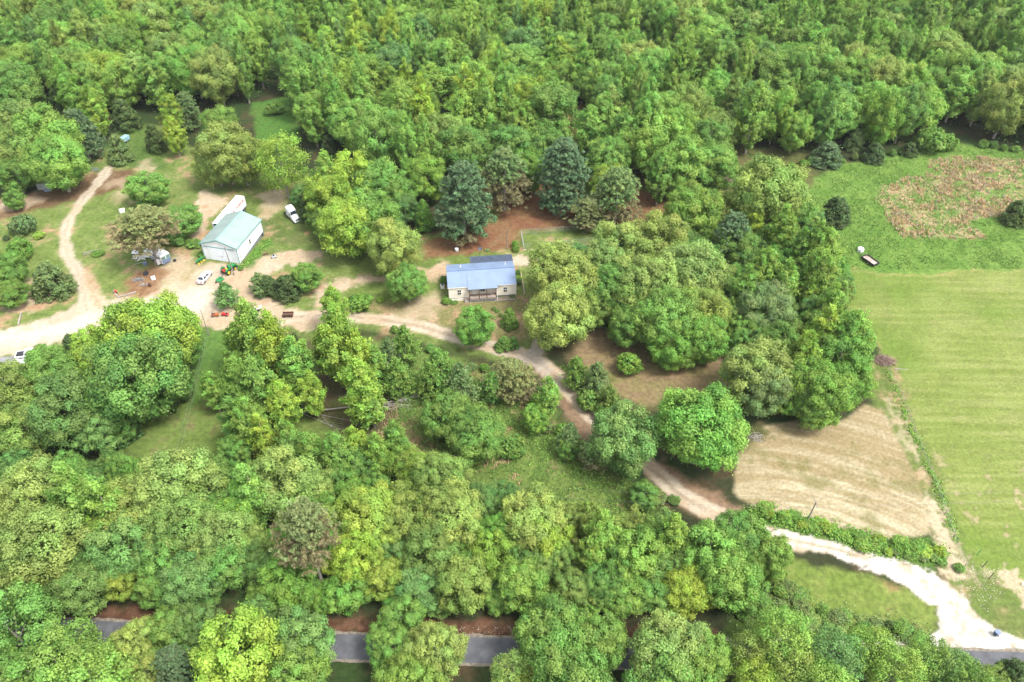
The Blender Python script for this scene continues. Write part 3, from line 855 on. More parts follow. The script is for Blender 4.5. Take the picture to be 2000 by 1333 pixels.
# hedge of weeds along the drive and the pasture line
def hedge(line, n, r0, r1, h0, h1, cs, spread):
    L = [Vector(P(*q)) for q in line]; seg = [(b - a).length for a, b in zip(L, L[1:])]; tot = sum(seg)
    for i in range(n):
        t = (i + random.random() * .6) / n * tot; j = 0
        while j < len(seg) - 1 and t > seg[j]: t -= seg[j]; j += 1
        p = L[j].lerp(L[j + 1], min(1, t / seg[j])); ps = PROTO['shrub']
        TREES.append(dict(k='R', x=p.x + random.uniform(-spread, spread), y=p.y + random.uniform(-spread, spread), r=random.uniform(r0, r1), h=random.uniform(h0, h1), c=random.choice(cs), p=ps[i % 4], lab=None, rot=None, hand=True, small=True))
hedge([(1490, 1000), (1560, 1018), (1640, 1042), (1720, 1068), (1830, 1078)], 34, .6, 1.6, .4, 1.35, 'clyl', 1.2)
hedge([(1745, 1078), (1838, 1100)], 8, .6, 1.3, .5, 1.0, 'glt', .9)
hedge([(1530, 1145), (1560, 1165), (1590, 1200)], 12, .8, 1.5, .8, 1.6, 'tgo', 1.4)
hedge([(1440, 1190), (1600, 1212), (1800, 1245)], 30, .6, 1.5, .6, 1.5, 'tggo', 1.6)
hedge([(1120, 720), (1180, 800), (1220, 830)], 9, .8, 1.6, 1, 2.4, 'gct', 1.2)
hedge([(1040, 790), (1100, 860), (1150, 900)], 9, .8, 1.6, 1, 2.2, 'gct', 1.4)
hedge([(760, 650), (840, 690), (960, 740)], 7, .8, 1.5, 1, 2.0, 'gct', 1.6)
hedge([(1205, 905), (1300, 975), (1330, 1000)], 7, .8, 1.5, 1, 2, 'gtd', 1.2)
hedge([(960, 600), (1010, 650)], 5, .4, .8, .4, .9, 'gd', 1.2)
hedge([(1500, 330), (1700, 310), (1800, 290)], 16, .8, 1.6, 1, 2.2, 'gdt', .8)
hedge([(1900, 285), (2000, 300), (2060, 310)], 8, .9, 1.6, 1, 2.2, 'gd', .8)
# ---------------------------------------------------------------- the big wood behind, tree by tree
wood = W([(-400, 262), (60, 250), (150, 245), (195, 238), (215, 215), (245, 225), (262, 215), (290, 205), (300, 225), (400, 205), (480, 210), (520, 180), (555, 150), (575, 200), (590, 240), (620, 300), (740, 345), (850, 380), (880, 330), (1000, 300), (1060, 280), (1100, 200), (1150, 190), (1175, 300), (1240, 335), (1330, 330), (1420, 318), (1500, 300), (1600, 300), (1690, 292), (1770, 285), (1800, 230), (1850, 245), (1900, 265), (2000, 290), (2400, 330)])
top = [(w_[0] * 1.0, w_[1]) for w_ in [(330, 182), (330, 300), (-330, 300), (-330, 182)]]
WOOD = wood + [(400, 385), (-400, 385)]
zoneA = W([(-60, 240), (260, 215), (430, 200), (500, 150), (560, 60), (560, -60), (-200, -60)])
def woodcol(px, py):
    n = fbm(np.array([px / 130.]), np.array([py / 60.]), 80, 2)[0]; q = random.random()
    if px < 520: cs = 'glolpllylc' if n > .5 else 'gobglglc'
    elif px < 1150: cs = 'llllclyl' if n > .45 else 'llgbcly'
    else: cs = 'lglplglc' if n > .5 else 'gglgclob'
    return random.choice(cs)
def woodkind(px, py):
    q = random.random()
    if 580 < px < 1250 or px > 1500 and py < 120: return 'S' if q < .55 else ('M' if q < .82 else 'O')
    return 'S' if q < .30 else ('M' if q < .62 else 'O')
placed = [(t['x'], t['y'], t['r']) for t in TREES]
cand = 0; fill = []
cell = {}
def near(x, y, r):
    fac = random.uniform(.52, .68)
    for (a, b, c) in placed:
        if abs(a - x) < 16 and abs(b - y) < 16 and (a - x) ** 2 + (b - y) ** 2 < ((r + c) * fac) ** 2: return True
    return False
random.seed(11)
for it in range(40000):
    y = random.uniform(150, 352); x = random.uniform(-245, 245)
    px, py = topx(x, y, 8)
    if px < -60 or px > 2060 or not inpoly(x, y, WOOD): continue
    k = woodkind(px, py); r = {'S': random.uniform(3.8, 7.0), 'M': random.uniform(4.8, 8.2), 'O': random.uniform(5.6, 9.6)}[k]
    if near(x, y, r): continue
    if random.random() < .018: k = 'D'; r = random.uniform(3, 4.5)
    placed.append((x, y, r)); h = {'D': 16, 'S': random.uniform(14, 25), 'M': random.uniform(12, 20), 'O': random.uniform(14, 20)}[k]
    p = random.choice(PROTO[KN[k][0]])
    if random.random() < .035: k = 'C'; r = random.uniform(2.8, 3.6); h = random.uniform(8, 12); p = random.choice(PROTO['cedar'])
    TREES.append(dict(k=k, x=x, y=y, r=r, h=h, c=woodcol(px, py) if k != 'C' else 'k', p=p, lab=None, rot=None, hand=False))
# gap fillers in the near woods: smaller understorey trees between the big ones
nearwood = [W(q) for q in ([(-120, 950), (200, 930), (420, 960), (620, 960), (900, 1000), (1250, 1060), (1480, 1080), (1500, 1140), (1380, 1180), (1000, 1175), (600, 1165), (250, 1150), (-150, 1140)],
        [(-200, 760), (100, 760), (340, 700), (380, 780), (240, 880), (-200, 900)],
        [(1120, 540), (1400, 430), (1575, 430), (1630, 560), (1650, 770), (1560, 810), (1430, 690), (1160, 640)],
        [(590, 400), (760, 400), (790, 500), (650, 490)])]
for Q in nearwood:
    xa = [q[0] for q in Q]; ya = [q[1] for q in Q]
    for it in range(900):
        x = random.uniform(min(xa), max(xa)); y = random.uniform(min(ya), max(ya))
        if not inpoly(x, y, Q): continue
        r = random.uniform(2.6, 3.8)
        if any((a - x) ** 2 + (b - y) ** 2 < (max(r, c) * .62 + .6) ** 2 for a, b, c in placed): continue
        placed.append((x, y, r)); k = random.choice('MMOS'); 
        TREES.append(dict(k=k, x=x, y=y, r=r, h=random.uniform(6.5, 9.5), c=random.choice('gggdcbo'), p=random.choice(PROTO[KN[k][0]]), lab=None, rot=None, hand=False))
# ---------------------------------------------------------------- labels
LM = [('the white barn', 455, 500), ('the blue roofed house', 940, 545), ('the dog kennel fence', 1085, 465), ('the white semi truck', 575, 415), ('the white box trailer', 445, 405), ('the old motorhome', 315, 500), ('the white sedan', 398, 545),
      ('the grey tin shed', 85, 355), ('the narrow farm gate', 180, 333), ('the rusty flat trailer', 1698, 512), ('the white water tank', 1680, 487), ('the orange sedge patch', 1850, 390), ('the mown green field', 1850, 700),
      ('the tan hay patch', 1640, 940), ('the bright gravel drive', 1720, 1140), ('the grey trash bin', 1945, 1237), ('the fallen bare tree', 730, 795), ('the wire power lines', 380, 760), ('the pale drive fork', 1045, 705), ('the dirt drive bend', 840, 650),
      ('the lone round shrub', 1228, 715), ('the brown grass clearing', 1300, 730), ('the shaded left meadow', 300, 860), ('the middle meadow', 1060, 900), ('the half hidden pickup', 55, 690), ('the red leaf bank', 180, 1190), ('the open road stretch', 700, 1260), ('the second road gap', 960, 1265), ('the road right of centre', 1440, 1285),
      ('the browned high pine', 598, 1060), ('the timber corner', 240, 575), ('the narrow dirt track', 140, 460), ('the small far clearing', 1125, 230), ('the big grey pine', 905, 400), ('the far grass gap', 540, 235), ('the brush pile', 1728, 703), ('the far right lawn edge', 1880, 280), ('the utility pole in vines', 1580, 1000)]
def place_phrase(px, py, h):
    if py < 215:
        row = 'at far top' if py < 45 else ('in the back wood' if py < 110 else ('in mid wood' if py < 165 else 'in front wood'))
        above = min(LM, key=lambda l: abs(l[1] - px) + (0 if l[2] < 620 else 900)); d = px - above[1]
        return row + (' straight above ' if abs(d) < 25 else (' left above ' if d < 0 else ' right above ')) + above[0]
    best = min(LM, key=lambda l: math.hypot(l[1] - px, (l[2] - py) * 1.1)); dx, dy = px - best[1], py - best[2]
    if abs(dx) > 1.8 * abs(dy): rel = 'right of' if dx > 0 else 'left of'
    elif abs(dy) > 1.8 * abs(dx): rel = 'below' if dy > 0 else 'above'
    else: rel = ('down' if dy > 0 else 'up') + (' right of' if dx > 0 else ' left of')
    return rel + ' ' + best[0]
for t in TREES:
    t['px'], t['py'] = topx(t['x'], t['y'], t['h'] * .7)
TREES = [t for t in TREES if -170 < t['px'] < 2170 and t['py'] < 1460]
GRP = dict(O='billowing oaks', M='round crowned broadleaf trees', S='spire crowned trees', A='thin airy roadside trees', D='half bare trees', P='pines', B='pines', H='pines', C='cedars', R='shrubs and weeds', Y='feathery young trees')
used = {}
def sizeword(t):
    m = {'O': 6.3, 'M': 5.2, 'S': 4.1, 'A': 4.3, 'C': 2.6, 'R': 1.2, 'Y': 2.6}.get(t['k'], 5)
    return 'large ' if t['r'] > m * 1.13 else ('small ' if t['r'] < m * .84 else '')
buckets = {}
for t in TREES:
    if t['lab']: continue
    base = sizeword(t) + WORD[t['c']] + ' ' + KN[t['k']][3]; t['_b'] = base; t['_p'] = place_phrase(t['px'], t['py'], t['h'])
    buckets.setdefault(base + '|' + t['_p'], []).append(t)
ORD = ['', 'second', 'third', 'fourth', 'fifth', 'sixth', 'seventh', 'eighth', 'ninth', 'tenth', 'eleventh', 'twelfth', 'thirteenth', 'fourteenth', 'fifteenth', 'sixteenth', 'seventeenth', 'eighteenth', 'nineteenth', 'twentieth']
for k_, ts in buckets.items():
    ts.sort(key=lambda t: t['px']); n = len(ts)
    for i, t in enumerate(ts):
        if n == 1: t['lab'] = t['_b'] + ' ' + t['_p']
        elif n == 2: t['lab'] = ('left-hand' if i == 0 else 'right-hand') + ' ' + t['_b'] + ' ' + t['_p']
        elif i == 0: t['lab'] = 'leftmost ' + t['_b'] + ' ' + t['_p']
        elif i == n - 1: t['lab'] = 'rightmost ' + t['_b'] + ' ' + t['_p']
        else: t['lab'] = ORD[i] + '-from-left ' + t['_b'] + ' ' + t['_p']
for t in TREES:
    if len(t['lab'].split()) > 16: t['lab'] = t['lab'].replace(' in ', ' ').replace('of the', 'of').replace('above the', 'above')
COUNT = {}
for t in TREES:
    nm = KN[t['k']][1]; COUNT[nm] = COUNT.get(nm, 0) + 1
print('TREES', len(TREES), COUNT, 'maxlab', max(len(t['lab'].split()) for t in TREES))
jr = random.Random(3); first = {}
def tint_of(t):
    b = TINT[t['c']]; v = jr.uniform(.88, 1.14); q = jr.uniform(-.08, .08); return (b[0] * v * (1 + q), b[1] * v, b[2] * v * (1 - q))
# past 300 of a kind the farthest trees become one mass: the far wood
byname = {}
for t in TREES: byname.setdefault(KN[t['k']][1], []).append(t)
FARW = []
for nm, ts in byname.items():
    ts.sort(key=lambda t: t['y'] if not (0 < t['px'] < 2000) else t['y'] - 40)
    if len(ts) > 295: FARW += [t for t in ts[295:] if not t['hand']]; byname[nm] = ts[:295] + [t for t in ts[295:] if t['hand']]
TREES = [t for ts in byname.values() for t in ts]
for t in TREES:
    cr, tk, R0, H0, cz, hh = t['p']; sx = t['r'] / R0; sz = t['h'] / H0
    e = thing(KN[t['k']][1], t['lab'], KN[t['k']][2], (t['x'], t['y'], 0), jr.uniform(0, 6.28) if t['rot'] is None else t['rot'], GRP[t['k']])
    e.scale = (sx, sx * jr.uniform(.92, 1.08), sz)
    c = bpy.data.objects.new('crown' if t['k'] != 'R' else 'foliage', cr); SCN.collection.objects.link(c); c.parent = e
    first.setdefault(cr.name, c)
    c['tint'] = tint_of(t)
    s = bpy.data.objects.new('trunk' if t['k'] != 'R' else 'stem', tk); SCN.collection.objects.link(s); s.parent = e
def far_wood():
    me = bpy.data.meshes.new('far_wood'); n = len(FARW); me.vertices.add(n)
    me.vertices.foreach_set('co', np.array([(t['x'], t['y'], 0) for t in FARW], np.float32).ravel())
    names = sorted({t['p'][0].name for t in FARW}); 
    for nm, typ, arr in (('tint', 'FLOAT_COLOR', [(*tint_of(t), 1) for t in FARW]), ('siz', 'FLOAT_VECTOR', [(t['r'] / t['p'][2], t['r'] / t['p'][2], t['h'] / t['p'][3]) for t in FARW]), ('turn', 'FLOAT', [jr.uniform(0, 6.28) for t in FARW]), ('pid', 'INT', [names.index(t['p'][0].name) for t in FARW])):
        a = me.attributes.new(nm, typ, 'POINT'); a.data.foreach_set({'FLOAT_COLOR': 'color', 'FLOAT_VECTOR': 'vector'}.get(typ, 'value'), np.array(arr, np.int32 if typ == 'INT' else np.float32).ravel())
    o = bpy.data.objects.new('far_wood', me); SCN.collection.objects.link(o); tag(o, 'far tree mass closing the top edge of the view', kind='stuff', cat='wood')
    g = bpy.data.node_groups.new('far_wood', 'GeometryNodeTree'); g.interface.new_socket('Geometry', in_out='INPUT', socket_type='NodeSocketGeometry'); g.interface.new_socket('Geometry', in_out='OUTPUT', socket_type='NodeSocketGeometry')
    N = g.nodes.new; K = g.links.new; gi = N('NodeGroupInput'); go = N('NodeGroupOutput'); jn = N('GeometryNodeJoinGeometry')
    def attr(nm, ty): q = N('GeometryNodeInputNamedAttribute'); q.data_type = ty; q.inputs['Name'].default_value = nm; return q.outputs['Attribute']
    pid, siz, turn = attr('pid', 'INT'), attr('siz', 'FLOAT_VECTOR'), attr('turn', 'FLOAT'); cx_ = N('ShaderNodeCombineXYZ'); K(turn, cx_.inputs['Z'])
    for i, nm in enumerate(names):
        src = first.get(nm)
        if src is None: continue
        oi = N('GeometryNodeObjectInfo'); oi.inputs['Object'].default_value = src; oi.inputs['As Instance'].default_value = True; oi.transform_space = 'ORIGINAL'
        cp = N('FunctionNodeCompare'); cp.data_type = 'INT'; cp.operation = 'EQUAL'; K(pid, cp.inputs[2]); cp.inputs[3].default_value = i
        ip = N('GeometryNodeInstanceOnPoints'); K(gi.outputs[0], ip.inputs['Points']); K(cp.outputs[0], ip.inputs['Selection']); K(oi.outputs['Geometry'], ip.inputs['Instance']); K(siz, ip.inputs['Scale']); K(cx_.outputs[0], ip.inputs['Rotation']); K(ip.outputs[0], jn.inputs[0])
    K(jn.outputs[0], go.inputs[0]); md = o.modifiers.new('trees', 'NODES'); md.node_group = g
if FARW: far_wood()
print('FAR', len(FARW))
# ---------------------------------------------------------------- ground cover nobody could count
def blades(name, label, XY, h, wd, mt, tints, nb=4):
    n = len(XY); k = np.repeat(np.arange(n), nb); N = len(k); a = rng.uniform(0, 2 * np.pi, N); hh_ = h[k] * rng.uniform(.6, 1.15, N); ln = rng.uniform(.1, .6, N) * hh_
    B = np.stack([XY[k, 0] + rng.normal(0, wd * .5, N), XY[k, 1] + rng.normal(0, wd * .5, N), np.zeros(N)], 1); sd = np.stack([-np.sin(a), np.cos(a), 0 * a], 1) * (wd * .5)
    tp = B + np.stack([np.cos(a) * ln, np.sin(a) * ln, hh_], 1); V = np.stack([B - sd, B + sd, tp + sd * .35, tp - sd * .35], 1).reshape(-1, 3)
    col_ = np.repeat(tints[k] * rng.uniform(.75, 1.25, (N, 1)), 1, 0); cA = np.concatenate([np.clip(col_, 0, 1), np.ones((N, 1))], 1)
    o = npmesh(name, V, np.arange(4 * N).reshape(-1, 4), mt, attrs={'col': ('FLOAT_COLOR', 'FACE', cA)}); return tag(o, label, kind='stuff', cat='grass')
bm_ = bpy.data.materials.new('grass_blade'); bm_.use_nodes = True; _n = bm_.node_tree; _a = _n.nodes.new('ShaderNodeAttribute'); _a.attribute_name = 'col'
_n.links.new(_a.outputs['Color'], _n.nodes['Principled BSDF'].inputs['Base Color']); _n.nodes['Principled BSDF'].inputs['Roughness'].default_value = .8
def scatter(pts, n, dens=None):
    Q = np.array(W(pts)); x = rng.uniform(Q[:, 0].min(), Q[:, 0].max(), n * 3); y = rng.uniform(Q[:, 1].min(), Q[:, 1].max(), n * 3); d = psdf(x, y, [tuple(q) for q in Q]); k = d > 0
    if dens is not None: k &= dens(x, y) > rng.uniform(0, 1, len(x))
    return np.stack([x[k], y[k]], 1)[:n]
sp = [(1708, 375), (1780, 343), (1808, 350), (1815, 313), (1850, 306), (1960, 308), (2150, 335), (2150, 425), (1935, 425), (1890, 430), (1930, 468), (1760, 465), (1735, 430)]
q = scatter(sp, 5200, lambda x, y: (fbm(x / 3.2, y / 3.2, 33, 3) > .50) * .8 + .08)
tt = np.where(rng.uniform(0, 1, (len(q), 1)) < .72, G(234, 200, 150)[None] * 1.55, G(218, 204, 176)[None] * 1.45) * rng.uniform(.85, 1.15, (len(q), 1))
blades('sedge_grass', 'orange dry sedge tufts standing in the green pasture corner', q, rng.uniform(.35, .85, len(q)), .17, bm_, tt, 5)
q = scatter([(1595, 350), (1640, 325), (1780, 300), (1830, 280), (1880, 285), (2100, 312), (2100, 525), (1600, 528), (1560, 430)], 26000, lambda x, y: .25 + .75 * (fbm(x / 3, y / 3, 44, 3) > .5))
tt = G(134, 174, 78)[None] * 1.6 * (1 + .3 * (fbm(q[:, 0] / 3, q[:, 1] / 3, 45, 2) - .5))[:, None]
blades('pasture_grass', 'lush green pasture grass around the dry sedge patch', q, rng.uniform(.15, .35, len(q)), .16, bm_, tt, 2)
q = scatter([(720, 700), (900, 700), (1040, 790), (1180, 900), (1300, 1000), (1200, 1040), (960, 1000), (880, 930), (700, 850)], 16000, lambda x, y: .2 + .8 * (fbm(x / 3, y / 3, 46, 3) > .5))
mixv = (fbm(q[:, 0] / 5, q[:, 1] / 5, 47, 3) > .60)[:, None]
tt = np.where(mixv, G(200, 176, 132)[None] * 1.9, G(122, 158, 72)[None] * 1.9)
blades('meadow_grass', 'tall mixed green and tan grass in the middle meadow', q, rng.uniform(.15, .4, len(q)), .16, bm_, tt, 3)
if 0: q = scatter([(1870, 900), (2050, 900), (2100, 1200), (1900, 1100)], 3000, lambda x, y: (fbm(x / 2, y / 2, 48, 3) > .5) * 1.)
if 0: blades('field_grass', 'longer green grass tufts at the lower right of the mown field', q, rng.uniform(.1, .25, len(q)), .14, bm_, tt, 2)
# brush on the forest floor
def brush(name, label, polys, n):
    xs_, ys_ = [], []
    for Q in polys:
        x = np.random.default_rng(5).uniform(min(q[0] for q in Q), max(q[0] for q in Q), n); y = np.random.default_rng(6).uniform(min(q[1] for q in Q), max(q[1] for q in Q), n); k = psdf(x, y, Q) > 0
        xs_.append(x[k]); ys_.append(y[k])
    x = np.concatenate(xs_); y = np.concatenate(ys_); k = fbm(x / 5, y / 5, 55, 3) > .42; x, y = x[k], y[k]; n = len(x)
    C = np.stack([x, y, rng.uniform(.05, 1.5, n) ** 1.2 * fbm(x / 6, y / 6, 56, 2) * 1.6], 1); V, F = leaves(C, np.tile(np.array([0, 0, 1.]), (n, 1)), rng.uniform(.5, .95, n), .5)
    o = npmesh(name, V, F, M['leaf'], attrs={'v': ('FLOAT', 'FACE', rng.uniform(0, 1, n)), 'lobe': ('FLOAT', 'FACE', rng.uniform(0, 1, n))}); o['tint'] = (.09, .17, .045); return tag(o, label, kind='stuff', cat='undergrowth')
brush('undergrowth', 'leafy undergrowth covering the forest floor', nearwood + [WOOD], 60000)
def weeds(name, label, line, n, wd, hmax, tint):
    L = [Vector(P(*q)) for q in line]; k = rng.integers(0, len(L) - 1, n); f = rng.uniform(0, 1, n); A_ = np.array([tuple(L[i]) for i in k]); B_ = np.array([tuple(L[i + 1]) for i in k]); xy = A_ + (B_ - A_) * f[:, None] + rng.normal(0, wd * .5, (n, 2))
    kk = fbm(xy[:, 0] / 1.3, xy[:, 1] / 1.3, 71, 3) > .45; xy = xy[kk]; n = len(xy); C = np.concatenate([xy, (rng.uniform(.03, 1, n) * hmax * fbm(xy[:, 0] / 1.5, xy[:, 1] / 1.5, 72, 2) * 1.5)[:, None]], 1)
    V, F = leaves(C, np.tile(np.array([0, 0, 1.]), (n, 1)), rng.uniform(.22, .42, n), .6)
    o = npmesh(name, V, F, M['leaf'], attrs={'v': ('FLOAT', 'FACE', rng.uniform(0, 1, n)), 'lobe': ('FLOAT', 'FACE', rng.uniform(0, 1, n))}); o['tint'] = tuple(TINT[tint]); return tag(o, label, kind='stuff', cat='weeds')
weeds('fence_weeds', 'dark green weeds growing along the wire fence', [(1735, 725), (1765, 800), (1790, 860), (1812, 905), (1836, 960), (1870, 1060)], 2600, .9, .5, 'l')
weeds('barn_weeds', 'bright weeds at the foot of the barn side wall', [(474, 522), (500, 498), (522, 470)], 1200, 1.0, .4, 'c')
weeds('meadow_weeds', 'leafy green weeds scattered in the middle meadow', [(960, 790), (1060, 860), (1120, 910), (1200, 960)], 3000, 6.0, .5, 'l')
weeds('hedge_weeds', 'low leafy weeds filling the hedge above the gravel drive', [(1480, 1000), (1560, 1022), (1640, 1045), (1720, 1070), (1840, 1082)], 9000, 2.0, 1.3, 'c')
weeds('verge_weeds', 'scrubby weeds along the lawn edge by the paved road', [(1440, 1190), (1540, 1195), (1640, 1215), (1800, 1245)], 6000, 2.6, .8, 't')
# ---------------------------------------------------------------- building materials
M['wall_white'] = mat('white_metal_siding', (.68, .70, .72), .5, var=.06, scale=.6); M['teal'] = mat('teal_trim', (.10, .26, .25), .5)
M['roof_green'] = mat('pale_green_metal_roof', (.235, .30, .28), .45, var=.10, scale=.5); M['roof_blue'] = mat('blue_metal_roof', (.155, .21, .31), .5, var=.10, scale=.4)
M['cream'] = mat('cream_vinyl', (.66, .61, .52), .6, var=.05, scale=1); M['block'] = mat('grey_block', (.15, .157, .165), .9, var=.3, scale=2.5); M['tar'] = mat('dark_panel_roof', (.045, .06, .09), .6, var=.25, scale=.8)
M['glass'] = mat('dark_glass', (.02, .03, .035), .08, spec=.8); M['white'] = mat('white_paint', (.62, .62, .63), .4, var=.05, scale=1.5); M['trim'] = mat('white_trim', (.75, .74, .70), .5)
M['brown'] = mat('brown_wood', (.13, .06, .035), .8, var=.4, scale=5); M['grey_wood'] = mat('weathered_wood', (.27, .24, .21), .9, var=.4, scale=5); M['deck'] = mat('deck_boards', (.33, .25, .2), .85, var=.3, scale=4)
M['rubber'] = mat('tyre_rubber', (.02, .02, .022), .85); M['steel'] = mat('dull_steel', (.35, .36, .37), .4, .6, var=.2, scale=4); M['black'] = mat('black_paint', (.02, .02, .025), .5)
M['jd'] = mat('bright_green_paint', (.02, .19, .05), .5, var=.15, scale=3); M['yellow'] = mat('yellow_paint', (.62, .44, .03), .4); M['red'] = mat('red_paint', (.42, .03, .03), .5, var=.2, scale=4)
M['orange'] = mat('orange_paint', (.36, .11, .04), .5, var=.3, scale=4); M['rust'] = mat('rusty_steel', (.10, .05, .032), .9, var=.5, scale=4); M['blue_grey'] = mat('blue_grey_paint', (.13, .17, .26), .5, var=.2, scale=2)
M['silver'] = mat('silver_car_paint', (.45, .45, .47), .3, .2); M['tan'] = mat('tan_cloth', (.35, .26, .18), .9); M['galv'] = mat('galvanised_steel', (.40, .43, .46), .5, .4); M['plastic_blue'] = mat('blue_plastic', (.04, .07, .14), .5)
M['pole'] = mat('utility_pole_wood', (.22, .19, .16), .9, var=.3, scale=3); M['cable'] = mat('power_cable', (.10, .10, .11), .6); M['red_glass'] = mat('red_lens', (.4, .02, .02), .2); M['lens'] = mat('headlight_lens', (.6, .62, .63), .1); M['chrome'] = mat('chrome', (.6, .6, .62), .15, .9)
M['dark_int'] = mat('dark_interior', (.03, .03, .035), .9); M['interior_green'] = mat('green_tinted_glass', (.10, .20, .17), .15, spec=.7); M['soil'] = mat('planting_soil', (.16, .13, .09), .95, var=.4, scale=3)
M['fwire'] = mat('dull_fence_wire', (.24, .26, .28), .7)
def ang(a, b): return math.atan2(b[1] - a[1], b[0] - a[0])
# ---------------------------------------------------------------- white barn
o3 = P(400.8, 505); a_ = ang(P(400.8, 505), P(469, 515.4)) ; BW, BD, BE, BR = 9.4, 12.65, 4.55, 6.25
barn = thing('metal_barn', 'white metal barn with pale green gable roof and teal trim', 'barn', (*o3, 0), a_)
m = MB(); m.bb(0, BW, 0, .12, .0, BE); m.bb(0, BW, BD - .12, BD, 0, BE); m.bb(0, .12, .12, BD - .12, 0, BE)
for y in (0, BD - .12): m.add([(0, y, BE), (BW, y, BE), (BW / 2, y, BR - .05), (0, y + .12, BE), (BW, y + .12, BE), (BW / 2, y + .12, BR - .05)], [(0, 1, 2), (5, 4, 3), (1, 4, 5, 2), (0, 2, 5, 3)])
m.hexa([(BW - .12, .12, .0), (BW, .12, .0), (BW, BD - .12, 0), (BW - .12, BD - .12, 0), (BW - .12, .12, BE), (BW, .12, BE), (BW, BD - .12, BE), (BW - .12, BD - .12, BE)])
obj('wall', m, M['wall_white'], barn)
m = MB()
for i in range(31): m.bb(.15 + i * .30, .18 + i * .30, -.02, 0, .0, BE) if not 5 <= i <= 24 else m.bb(.15 + i * .30, .18 + i * .30, -.02, 0, 3.98, BE)
for i in range(42): m.bb(BW, BW + .02, .15 + i * .3, .18 + i * .3, .1, BE - .05)
tag(obj('wall_rib', m, M['wall_white'], barn), kind='stuff')
for s in (0, 1):
    x0, x1 = (-.25, BW / 2) if s == 0 else (BW + .25, BW / 2); z0, z1 = BE - .06, BR
    y0, y1 = -.28, BD + .28
    r = MB(); pts = [(x0, y0, z0), (x1, y0, z1), (x1, y1, z1), (x0, y1, z0)]; r.slab(pts if s else pts[::-1], .07 if s else .07); obj('roof_slope', r, M['roof_green'], barn)
    r = MB(); L = BD + .5
    nx_, nz_ = (x1 - x0), (z1 - z0)
    for i in range(42):
        y = y0 + .1 + i * .31
        r.hexa([(x0, y, z0 + .07), (x1, y, z1 + .07), (x1, y + .03, z1 + .07), (x0, y + .03, z0 + .07), (x0, y, z0 + .10), (x1, y, z1 + .10), (x1, y + .03, z1 + .10), (x0, y + .03, z0 + .10)])
    tag(obj('roof_rib', r, M['roof_green'], barn), kind='stuff')
    for yy in (y0 - .05, y1):
        r = MB(); r.hexa([(x0, yy, z0 - .16), (x1, yy, z1 - .16), (x1, yy + .05, z1 - .16), (x0, yy + .05, z0 - .16), (x0, yy, z0 + .09), (x1, yy, z1 + .09), (x1, yy + .05, z1 + .09), (x0, yy + .05, z0 + .09)]); obj('rake_trim', r, M['teal'], barn)
    r = MB(); xx = -.31 if s == 0 else BW + .26; r.bb(xx, xx + .05, y0, y1, BE - .2, BE - .0); obj('eave_trim', r, M['teal'], barn)
r = MB(); r.bb(BW / 2 - .14, BW / 2 + .14, -.3, BD + .3, BR + .06, BR + .13); obj('ridge_cap', r, mat('ridge_cap_teal', (.20, .36, .33), .5), barn)
for x, y in ((-.03, -.04), (BW - .09, -.04), (BW - .05, BD - .06), (-.03, BD - .06)):
    r = MB(); r.bb(x, x + .12, y, y + .12, 0, BE - .05); obj('corner_trim', r, M['teal'], barn)
r = MB(); r.bb(.55, 8.7, -.16, -.05, 3.82, 3.96); obj('door_track', r, M['teal'], barn)
dw = mat('sliding_door_white', (.68, .72, .76), .5, var=.05, scale=.7)
for x0, x1 in ((1.75, 4.5), (4.52, 7.3)):
    d = obj('sliding_door', MB().bb(x0, x1, -.11, -.045, .08, 3.8), dw, barn)
    q = MB()
    for i in range(10): q.bb(x0 + .12 + i * .27, x0 + .15 + i * .27, -.125, -.11, .1, 3.78)
    obj('door_rib', q, dw, d)
    obj('handle', MB().bb(x1 - .35 if x0 < 3 else x0 + .3, x1 - .28 if x0 < 3 else x0 + .37, -.17, -.11, 1.3, 1.6), M['black'], d)
r = MB(); r.hexa([(BW, .1, 0), (BW + .05, .1, 0), (BW + .05, BD, 0), (BW, BD, 0), (BW, .1, .08), (BW + .05, .1, .08), (BW + .05, BD, 1.15), (BW, BD, 1.15)]); obj('block_footing', r, M['block'], barn)
wn = obj('window', MB().bb(BW + .0, BW + .06, 5.6, 6.45, 1.85, 3.05), M['glass'], barn)
q = MB(); q.bb(BW + .05, BW + .09, 5.55, 6.5, 2.41, 2.48); q.bb(BW + .05, BW + .09, 5.52, 5.6, 1.8, 3.1); q.bb(BW + .05, BW + .09, 6.45, 6.53, 1.8, 3.1); q.bb(BW + .05, BW + .09, 5.52, 6.53, 3.05, 3.12); q.bb(BW + .05, BW + .09, 5.52, 6.53, 1.78, 1.85); obj('window_frame', q, M['trim'], wn)
obj('downpipe', MB().tube((BW + .1, .75, .2), (BW + .1, .75, 3.9), .05), M['steel'], barn)
obj('wall_vent', MB().box((BW + .06, 11.9, .55), (.1, .8, .7)), M['black'], barn)
